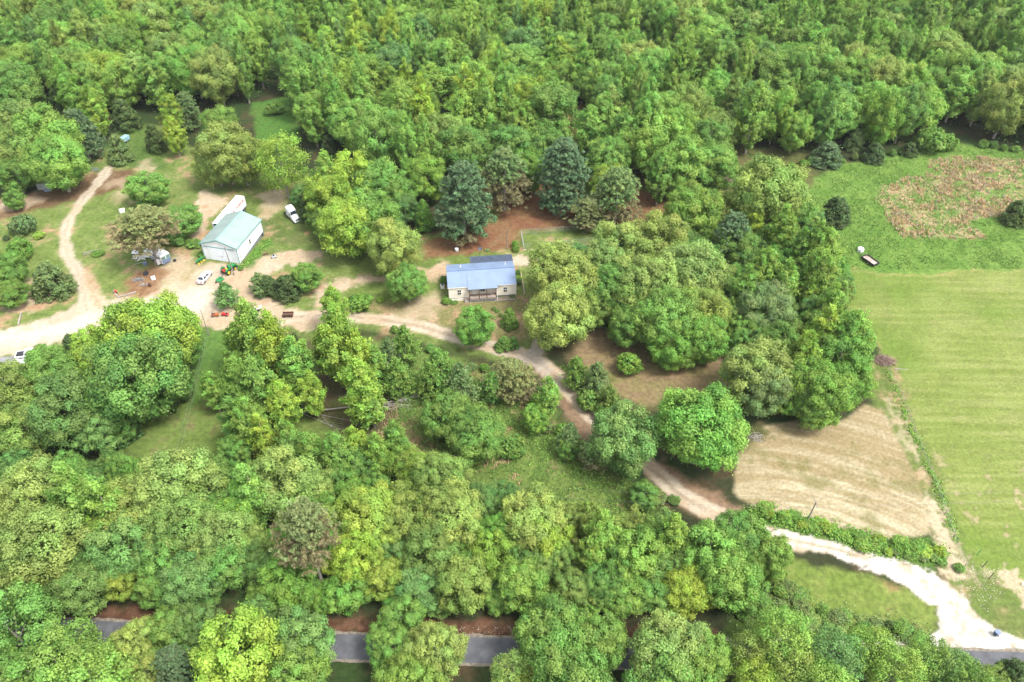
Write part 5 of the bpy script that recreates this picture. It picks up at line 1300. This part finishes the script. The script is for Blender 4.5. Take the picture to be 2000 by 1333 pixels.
# ---------------------------------------------------------------- poles and cables
def upole(px, py, h, label, lean=(0, 0), lamp=False, arm=False, r=.15):
    x, y = P(px, py); t = thing('utility_pole', label, 'utility pole', (x, y, 0), 0); top_ = Vector((lean[0], lean[1], h))
    obj('pole_shaft', MB().tube((0, 0, 0), top_, r, r * .65, 10), M['pole'], t)
    if lamp: obj('lamp_arm', MB().tube(top_ * .68, top_ * .68 + Vector((-1.2, -.2, .25)), .04), M['steel'], t); obj('lamp_head', MB().tube(top_ * .68 + Vector((-1.3, -.2, .05)), top_ * .68 + Vector((-1.2, -.2, .32)), .22, .12, 10), M['steel'], t)
    obj('insulator', MB().tube(top_ + Vector((-.05, 0, -.02)), top_ + Vector((-.05, 0, .2)), .05), M['steel'], t)
    if arm: obj('cross_arm', MB().tube(top_ + Vector((0, -1, -.4)), top_ + Vector((0, 1, -.4)), .07, n=4), M['pole'], t)
    return Vector((x, y, 0)) + top_
tp1 = upole(457.3, 537.5, 8.2, 'grey wooden pole with yard lamp in front of the white barn', (-.25, -.3), True)
tp2 = upole(990.5, 486.5, 6.0, 'short grey pole between the blue roofed house and the kennel fence', (.05, .1), r=.12)
tp3 = upole(1576.5, 1018, 5.2, 'leaning wooden pole wrapped in vines at the lower edge of the hay patch', (.35, .2), arm=True)
tp4 = upole(408, 655, 7.0, 'thin grey pole beside the orange mower', (0, .0), r=.1)
def cable(a, b, sag, label, r=.022):
    a, b = Vector(a), Vector(b); q = MB(); n = 24; pts = [a.lerp(b, i / n) - Vector((0, 0, sag * 4 * (i / n) * (1 - i / n))) for i in range(n + 1)]
    for p_, q_ in zip(pts, pts[1:]): q.tube(p_, q_, r, n=3, cap=False)
    return tag(obj('power_cable', q, M['cable']), label, 'cable', 'overhead power cables')
far_r = tp3 + Vector((95, 4.0, .6)); far_l = tp3 + Vector((-50, -1.5, 5))
cable(tp3 + Vector((0, 1, -.3)), far_r + Vector((0, 1, 0)), .5, 'upper cable from the vine pole across the green field', .016); cable(tp3 + Vector((0, -1, -.3)), far_r + Vector((0, -1, 0)), .5, 'lower cable from the vine pole across the green field', .016)
cable(tp3 + Vector((0, 1, -.3)), far_l + Vector((0, 1, 0)), .5, 'upper cable from the vine pole back over the wood strip', .016); cable(tp3 + Vector((0, -1, -.3)), far_l + Vector((0, -1, 0)), .5, 'lower cable from the vine pole back over the wood strip', .016)
s_ = PV(348, 880, 7.5)
cable(tp1, s_ + Vector((-.3, 0, .2)), .8, 'left of two cables running from the barn pole over the shaded meadow', .02); cable(tp1 + Vector((0, 0, -.3)), s_ + Vector((.35, 0, 0)), .8, 'right of two cables running from the barn pole over the shaded meadow', .02)
cable(tp2, (Vector((*P(905, 535, 5), 5.0))), .3, 'short cable from the short pole to the blue roofed house', .02)
# ---------------------------------------------------------------- fences
def posts_fence(name, label, pts, step, h, pm, wires, wm, r=.06, cat='fence'):
    t = thing(name, label, cat, (*P(*pts[0]), 0)); o_ = Vector((*P(*pts[0]), 0)); L_ = [Vector((*P(*q), 0)) - o_ for q in pts]; allp = []
    for a, b in zip(L_, L_[1:]):
        n = max(1, round((b - a).length / step)); allp += [a.lerp(b, i / n) for i in range(n)]
    allp.append(L_[-1])
    for p_ in allp: j = Vector((random.uniform(-.08, .08), random.uniform(-.08, .08), random.uniform(-.12, .1))); obj('post', MB().tube(p_, p_ + Vector((0, 0, h)) + j, r, n=6), pm, t)
    for z in wires:
        q = MB()
        for a, b in zip(allp, allp[1:]): q.tube(a + Vector((0, 0, z)), b + Vector((0, 0, z)), .012, n=3, cap=False)
        obj('wire', q, wm, t)
    return t, allp
posts_fence('wire_fence', 'sagging wire fence between the hay patch strip and the mown green field', [(1716, 690), (1760, 775), (1800, 880), (1832, 960), (1862, 1050), (1884, 1108)], 5.5, 1.25, M['grey_wood'], (.4, .8, 1.1), M['galv'])
for px, py, lb in ((1919, 1109, 'dark steel gate post farther from the white gravel'), (1932, 1131, 'dark steel gate post nearer the white gravel'), (1908, 1085, 'thin green fence stake above the two gate posts')):
    x, y = P(px, py); tag(obj('gate_post', MB().tube((x, y, 0), (x + .35, y + .25, 1.5), .06, n=8), M['black'] if px != 1908 else M['jd']), lb, 'gate post')
x, y = P(1996, 1146); t = thing('pipe_gate', 'white pipe gate lying at the right edge of the field', 'gate', (x, y, .1), R(-28))
for z in (0, .35, .7): obj('gate_rail', MB().tube((0, z, .25), (3.4, z, .25), .04), M['white'], t)
for x_ in (0, 3.4): obj('gate_stile', MB().tube((x_, 0, .25), (x_, .7, .25), .04), M['white'], t)
def chain(t, a, b, h):     # woven wire between two points, diamonds as thin strands
    q = MB(); L = (b - a).length; d = (b - a).normalized(); n = int(L / .34)
    for i in range(-int(h / .34), n):
        for s in (1, -1):
            x0 = i * .34; x1 = x0 + h; z0, z1 = 0, h
            if x0 < 0: z0 = -x0; x0 = 0
            if x1 > L: z1 = h - (x1 - L); x1 = L
            if x1 <= x0: continue
            za, zb = (z0, z1) if s == 1 else (h - z0, h - z1); q.tube(a + d * x0 + Vector((0, 0, za + .05)), a + d * x1 + Vector((0, 0, zb + .05)), .009, n=3, cap=False)
    tag(obj('woven_wire', q, M['fwire'], t), kind='stuff')
pts = [PV(1014, 466), PV(1023, 487)]; kp = [[PV(1023, 487), PV(1037, 485.5)], [PV(1050, 485), PV(1105, 481), PV(1165, 474)], [PV(1018, 459), PV(1075, 456), PV(1150, 449)], [PV(1018, 459), PV(1023, 487)]]
t = thing('chain_link_fence', 'chain link dog kennel fence around a grass pen behind the house', 'fence', tuple(kp[0][0])); o_ = kp[0][0]
for seg in kp:
    for a, b in zip(seg, seg[1:]):
        n = max(1, round((b - a).length / 3.2)); a, b = a - o_, b - o_; H_ = 1.6
        chain(t, a, b, H_); obj('top_rail', MB().tube(a + Vector((0, 0, H_ + .06)), b + Vector((0, 0, H_ + .06)), .02), M['fwire'], t)
        for i in range(n): p_ = a.lerp(b, i / n); obj('post', MB().tube(p_, p_ + Vector((0, 0, H_ + .1)), .035, n=6), M['galv'], t)
t, ap = posts_fence('wooden_fence', 'short weathered board fence with vines left of the browned pine', [(165, 501), (198, 494)], 2.2, 1.25, M['grey_wood'], (), M['galv'], .09)
for z in (.4, .8, 1.1):
    for a, b in zip(ap, ap[1:]): q = MB(); q.tube(a + Vector((0, 0, z)), b + Vector((0, 0, z + random.uniform(-.05, .05))), .06, n=4); obj('board', q, M['grey_wood'], t)
# narrow blue farm gate at the track end
x, y = P(176, 336); t = thing('farm_gate', 'blue grey tube farm gate at the far end of the dirt track', 'gate', (x, y, 0), R(2))
for z in (.3, .6, .9, 1.2): obj('gate_rail', MB().tube((0, 0, z), (2.6, 0, z), .05), M['blue_grey'], t)
for x_ in (0, 1.3, 2.6): obj('gate_stile', MB().tube((x_, 0, .2), (x_, 0, 1.3), .05), M['blue_grey'], t)
# ---------------------------------------------------------------- small shed and odds and ends
x, y = P(74, 371); t = thing('tin_shed', 'low grey tin shed tucked under the pale oak at the left', 'shed', (x, y, 0), R(-3))
for i in range(6): obj('wall_panel', MB().bb(i * .6, i * .6 + .58, 0, .06, 0, 1.9 + .25 * (i % 2) * 0), M['galv'], t)
obj('side_wall', MB().bb(3.54, 3.6, .06, 3, 0, 1.9).bb(0, .06, .06, 3, 0, 1.9), M['galv'], t); obj('roof', MB().slab([(-.2, -.3, 1.95), (3.8, -.3, 1.95), (3.8, 3.2, 2.3), (-.2, 3.2, 2.3)], .05), M['galv'], t)
x, y = P(93, 372); tag(obj('tarpaulin', MB().loft([[(x + a - 1, y - w_, 0), (x + a - 1, y + w_, 0), (x + a - 1, y + w_ * .5, z), (x + a - 1, y - w_ * .4, z * .9)] for a, w_, z in ((0, .4, .3), (.6, .8, .7), (1.4, .7, .5), (2.2, .3, .2))]), M['blue_grey']), 'crumpled blue grey tarpaulin beside the tin shed', 'tarpaulin')
x, y = P(244, 278); t = thing('stock_trailer', 'small pale blue box trailer at the wood edge behind the dull cedar', 'trailer', (x, y, 0), R(70)); obj('box', MB().bb(-1.6, 1.6, -.8, .8, .5, 1.7), mat('pale_blue_paint', (.22, .36, .42), .5, var=.3, scale=2), t, bevel=.04); obj('white_front', MB().bb(-1.68, -1.6, -.75, .75, .6, 1.6), M['white'], t)
for s in (-1, 1): wheel(t, 0, s * .85, .33, .2)
x, y = P(239, 415); t = thing('chest_freezer', 'white discarded appliance left of the browned pine', 'appliance', (x, y, 0), R(30)); obj('cabinet', MB().box((0, 0, .4), (1.3, .7, .8)), M['white'], t, bevel=.04); obj('lid', MB().box((.1, .1, .86), (1.35, .75, .08)), M['trim'], t)
# timber corner with red engine
for a, b, lb in (((222, 570), (230, 581), 'short pale timber forming the corner at the yard edge'), ((230, 582), (266, 572), 'long grey timber lying along the edge of the sandy yard'), ((42, 612), (36, 636), 'grey timber lying on the ground at the far left of the yard')):
    a, b = PV(*a), PV(*b); q = MB(); q.tube(a + Vector((0, 0, .18)), b + Vector((0, 0, .18)), .2, n=4); tag(obj('railroad_tie', q, M['grey_wood']), lb, 'timber', 'timbers at the yard edge')
x, y = P(227, 573); t = thing('garden_tiller', 'small red tiller standing inside the timber corner', 'tiller', (x, y, 0), R(40)); obj('engine', MB().tube((0, 0, .45), (0, 0, .85), .3, .22, 12), M['red'], t); obj('handlebar', MB().tube((-.2, .15, .5), (-1.0, .25, .95), .03).tube((-.2, -.15, .5), (-1.0, -.25, .95), .03), M['black'], t)
for s in (-1, 1): obj('wheel', MB().tube((0, s * .25, .22), (0, s * .35, .22), .22, n=12), M['rubber'], t)
# scrap around the browned pine
def barrel(px, py, label, mt, lying=False, r=.3, h=.9, rz=0):
    x, y = P(px, py); t = thing('barrel', label, 'barrel', (x, y, r if lying else 0), rz)
    d = Vector((1, 0, 0)) if lying else Vector((0, 0, 1)); q = MB(); q.tube(-d * (h / 2 if lying else 0), d * (h / 2 if lying else h), r, n=14); obj('barrel_body', q, mt, t); k = h / 2 if lying else 0
    obj('rim', MB().tube(d * (h * .33 - k), d * (h * .37 - k), r * 1.04, n=14).tube(d * (h * .63 - k), d * (h * .67 - k), r * 1.04, n=14), mt, t)
barrel(293.5, 560, 'rusty dark red barrel standing in the yard scrap', M['rust'], False, .35, 1.0); barrel(284, 517, 'dark blue round tub beside the browned pine trunk', M['blue_grey'], False, .5, .6)
x, y = P(300, 546); t = thing('washing_machine', 'white boxy appliance lying in the yard right of the scrap heap', 'appliance', (x, y, 0), R(25)); obj('cabinet', MB().box((0, 0, .42), (.95, .8, .8)), M['white'], t, bevel=.06); obj('drum_door', MB().tube((0, 0, .82), (0, 0, .85), .26, n=14), M['steel'], t)
x, y = P(285, 536); t = thing('engine_block', 'black lump of scrap engine in the yard below the motorhome', 'scrap engine', (x, y, 0), R(15)); obj('block', MB().loft([[(a, -w_, 0), (a, w_, 0), (a, w_ * .8, z), (a, -w_ * .6, z * .9)] for a, w_, z in ((-.6, .3, .4), (-.2, .55, .7), (.3, .5, .6), (.6, .3, .3))]), M['black'], t); obj('pipe', MB().tube((-.2, 0, .5), (.5, .4, 1.0), .08), M['rust'], t)
def heap(name, label, cat, px, py, rx, ry, h, mts, n, ln, r=.04, flat=.35):
    x, y = P(px, py); t = MB(); q2 = MB()
    for i in range(n):
        a, rr2 = random.uniform(0, 6.28), random.random() ** .6; cx_, cy_ = rx * rr2 * math.cos(a), ry * rr2 * math.sin(a); cz_ = h * (1 - rr2) * random.random() + .05; an = random.uniform(0, 6.28); l = ln * random.uniform(.4, 1); dz = random.uniform(-flat, flat) * l
        p_ = Vector((x + cx_, y + cy_, cz_)); d = Vector((math.cos(an) * l / 2, math.sin(an) * l / 2, dz / 2)); A_, B2 = p_ - d, p_ + d; A_.z = max(.02, A_.z); B2.z = max(.02, B2.z)
        t.tube(A_, B2, r * random.uniform(.5, 1.4), r * .3, 4, cap=False)
    return tag(obj(name, t, mts), label, cat, kind='stuff' if False else None)
heap('brush_pile', 'grey brown brush pile at the corner of the wood and mown field', 'brush pile', 1726, 706, 2.3, 1.5, 1.4, mat('dry_brush', (.22, .15, .12), .95, var=.4, scale=4), 260, 2.2); heap('brush_pile', 'reddish brush pile beside the round oak above the east wood', 'brush pile', 1418, 352, 1.9, 1.3, 1.6, bpy.data.materials['dry_brush'], 170, 2.0)
heap('brush_pile', 'thin pile of dead branches at the corner of the tan hay patch', 'brush pile', 1475, 855, 1.8, 1.2, .6, M['deadwood'], 60, 2.0, .03); heap('scrap_pile', 'loose pile of metal scrap left of the rusty barrel', 'scrap pile', 270, 548, 1.5, .8, .7, M['steel'], 40, 1.3, .07); heap('scrap_pile', 'low tangle of scrap just left of the rusty barrel', 'scrap pile', 281, 557, 1.2, .5, .4, M['grey_wood'], 40, 1.1, .06)
heap('scrap_pile', 'white scrap panels and pipes behind the browned pine trunk', 'scrap pile', 275, 503, 2.2, 1.3, .8, M['trim'], 50, 1.8, .09)
for px, py, lb in ((265, 496, 'curved white tub left of the old motorhome'), (287, 496, 'white plastic sheet directly left of the motorhome roof'), (288, 503, 'white door panel leaning by the pine trunk')):
    x, y = P(px, py); q = MB(); q.slab([(x - .8, y - .5, .3), (x + .9, y - .4, .25), (x + .7, y + .6, .7), (x - .7, y + .5, .75)], .08); nm_ = 'white_tub' if px == 265 else ('plastic_sheet' if px == 287 else 'van_door'); tag(obj(nm_, q, M['white']), lb, nm_.replace('_', ' '))
x, y = P(262, 519); q = MB(); q.tube((x, y, .3), (x + 2.5, y + .9, .5), .06); tag(obj('long_pipe', q, M['steel']), 'long grey pipe lying left of the pine trunk', 'pipe')
x, y = P(1760, 722); q = MB(); q.tube((x - 1.3, y, .12), (x + 1.4, y - .05, .1), .09, .05); tag(obj('fallen_branch', q, M['deadwood']), 'pale branch lying on the mown field by the brush pile', 'branch')
x, y = P(535, 503); t = thing('push_mower', 'small grey mower at the grass edge right of the barn', 'mower', (x, y, 0), R(10)); obj('deck', MB().hexa(frust(-.6, .6, .45, .15, -.45, .5, .35, .5)), M['galv'], t, bevel=.04); obj('engine', MB().box((0, 0, .62), (.4, .4, .3)), M['black'], t)
for x_ in (-.5, .5):
    for s in (-1, 1): obj('wheel', MB().tube((x_, s * .45, .16), (x_, s * .52, .16), .16, n=10), M['rubber'], t)
x, y = P(519, 498); tag(obj('cart_frame', MB().box((x, y, .3), (1.2, .7, .15), .3).tube((x, y, .3), (x + 1.2, y + .3, .35), .05), M['rust']), 'rusty red metal frame lying left of the grey mower', 'metal frame')
x, y = P(421, 618); t = thing('orange_mower', 'orange riding mower on the sand below the barn yard', 'mower', (x, y, 0), R(5)); t.scale = (.85, .85, .85); obj('hood', MB().hexa(frust(0, 1.0, .4, .4, .05, .85, .33, .95)), M['orange'], t, bevel=.05); obj('rear_body', MB().box((-.5, 0, .55), (1.0, .85, .35)), M['orange'], t, bevel=.05); obj('seat', MB().box((-.5, 0, .85), (.4, .45, .12)).box((-.7, 0, 1.05), (.1, .45, .4)), M['black'], t); obj('steering_wheel', MB().tube((-.05, 0, 1.1), (-.06, 0, 1.13), .18, n=12), M['black'], t)
for s in (-1, 1): wheel(t, -.6, s * .45, .28, .22); wheel(t, .65, s * .4, .2, .15)
x, y = P(440, 617); t = thing('red_mower', 'red riding mower right of the orange one half under leaves', 'mower', (x, y, 0), R(175)); t.scale = (.8, .8, .8); obj('hood', MB().hexa(frust(0, 1.0, .4, .4, .05, .85, .33, .95)), M['red'], t, bevel=.05); obj('rear_body', MB().box((-.5, 0, .55), (1.0, .85, .35)), M['red'], t, bevel=.05); obj('seat', MB().box((-.5, 0, .85), (.4, .45, .12)).box((-.7, 0, 1.05), (.1, .45, .4)), M['black'], t)
for s in (-1, 1): wheel(t, -.6, s * .45, .28, .22); wheel(t, .65, s * .4, .2, .15)
x, y = P(505, 606); t = thing('garden_cart', 'white and tan cart half hidden under the poplar tops', 'cart', (x, y, 0), R(20)); obj('tray', MB().hexa(frust(-.7, .7, .4, .4, -.9, .9, .55, .85)), M['white'], t); obj('load', MB().box((0, 0, .9), (1.1, .7, .25)), M['tan'], t)
for s in (-1, 1): obj('wheel', MB().tube((0, s * .5, .3), (0, s * .58, .3), .3, n=12), M['rubber'], t)
x, y = P(563, 618); t = thing('hay_wagon', 'dark red wagon in the shade beneath the middle poplars', 'wagon', (x, y, 0), R(3)); t.scale = (.6, .6, .6); obj('bed', MB().bb(-2, 2, -.9, .9, .7, .85), M['rust'], t); obj('side_rack', MB().bb(-2, 2, .86, .92, .85, 1.5).bb(-2, 2, -.92, -.86, .85, 1.5), M['rust'], t)
for x_ in (-1.4, 1.4):
    for s in (-1, 1): wheel(t, x_, s * .85, .4, .2, 'rust')
# fallen tree: pale trunk with a bare top
a, b = PV(590, 806, .6), PV(762, 786, 1.2); t = thing('fallen_tree', 'pale bare fallen tree lying across the meadow with forked top', 'fallen tree', tuple(a)); d = b - a
obj('trunk', MB().tube((0, 0, 0), d * .5, .16, .12, 8).tube(d * .5, d, .12, .06, 8), M['deadwood'], t)
rb = random.Random(4)
for i in range(16):
    s_ = d * rb.uniform(.8, 1.0); an = rb.uniform(-.55, .55); l = rb.uniform(2.5, 7.0); e = Vector((math.cos(an) * l, math.sin(an) * l, rb.uniform(-.2, .9))); q = MB(); q.tube(s_, s_ + e * .5, .05, .032, 5); q.tube(s_ + e * .5, s_ + e, .032, .012, 4)
    for j in range(4): q.tube(s_ + e * rb.uniform(.3, .9), s_ + e * rb.uniform(.6, 1.0) + Vector((rb.uniform(.3, 1.4), rb.uniform(-1.2, 1.2), rb.uniform(-.1, .5))), .02, .008, 3)
    obj('branch', q, M['deadwood'], t)
a = PV(570, 790, .4)
for i, (q0, q1) in enumerate((((590, 808), (690, 850)), ((600, 780), (660, 850)), ((625, 810), (720, 830)), ((560, 770), (600, 800)))):
    A_, B2 = PV(*q0, .3), PV(*q1, .2); q = MB(); q.tube(A_, B2, .06, .02, 6)
    for j in range(7): s_ = A_.lerp(B2, rb.uniform(.3, 1)); q.tube(s_, s_ + Vector((rb.uniform(.5, 2.5), rb.uniform(-1.8, .8), rb.uniform(0, .6))), .03, .01, 4)
    tag(obj('fallen_limb', q, M['deadwood']), ['grey fallen limb reaching down right from the fallen trunk base', 'thin grey limb crossing left of the fallen trunk', 'lowest pale limb right below the fallen trunk', 'short limb above the fallen trunk base'][i], 'fallen limb')
# bare stones of chalky rubble near the gravel, cattle-free pasture debris
def stones(name, label, pts, n, s0, s1, mt):
    q = scatter(pts, n); V = []; F = []; b0 = np.array([(1, 0, 0), (0, 1, 0), (-1, 0, 0), (0, -1, 0), (0, 0, .7)], float)
    for i, (x, y) in enumerate(q):
        s = random.uniform(s0, s1); a = random.uniform(0, 6); c_, d_ = math.cos(a), math.sin(a); p_ = b0 * s * np.array([random.uniform(.7, 1.3), random.uniform(.5, 1), random.uniform(.5, .9)]); V += [(x + u * c_ - v_ * d_, y + u * d_ + v_ * c_, w_ + .01) for u, v_, w_ in p_]; k = i * 5; F += [(k, k + 1, k + 4), (k + 1, k + 2, k + 4), (k + 2, k + 3, k + 4), (k + 3, k, k + 4)]
    mb = MB(); mb.v = V; mb.f = F; return tag(obj(name, mb, mt), label, 'stones', kind='stuff')
chalk = mat('chalk_stone', (.38, .35, .30), .9, var=.3, scale=3)
stones('chalk_stones', 'white rubble scattered beside the gravel mouth and gate posts', [(1830, 1040), (1880, 1090), (1950, 1110), (1960, 1150), (1930, 1200), (1880, 1160), (1850, 1120)], 300, .04, .12, chalk)
stones('clearing_stones', 'pale stones in the leaf bank above the road', [(890, 1225), (1000, 1222), (1020, 1240), (890, 1240)], 60, .04, .12, chalk)
stones('pen_stones', 'pale rocks along the foot of the kennel fence', [(1022, 487), (1060, 484), (1065, 488), (1024, 491)], 14, .15, .35, chalk)
HZ = 1
if HZ:
    hm = bpy.data.materials.new('thin_haze'); hm.use_nodes = True; n_ = hm.node_tree; n_.nodes.clear(); ou = n_.nodes.new('ShaderNodeOutputMaterial'); pv = n_.nodes.new('ShaderNodeVolumePrincipled')
    pv.inputs['Density'].default_value = .00006; pv.inputs['Color'].default_value = (.9, .95, 1, 1); pv.inputs['Anisotropy'].default_value = .2; n_.links.new(pv.outputs[0], ou.inputs['Volume'])
    tag(obj('haze', MB().bb(-700, 700, -300, 900, -1.0, 122), hm), kind='stuff', label='thin pale haze in the air over the wood', cat='haze')
print('OBJECTS', len(bpy.data.objects))
# ---------------------------------------------------------------- render settings
SCN.render.engine = 'CYCLES'
SCN.cycles.max_bounces = 6; SCN.cycles.diffuse_bounces = 3; SCN.cycles.transmission_bounces = 4; SCN.cycles.transparent_max_bounces = 4
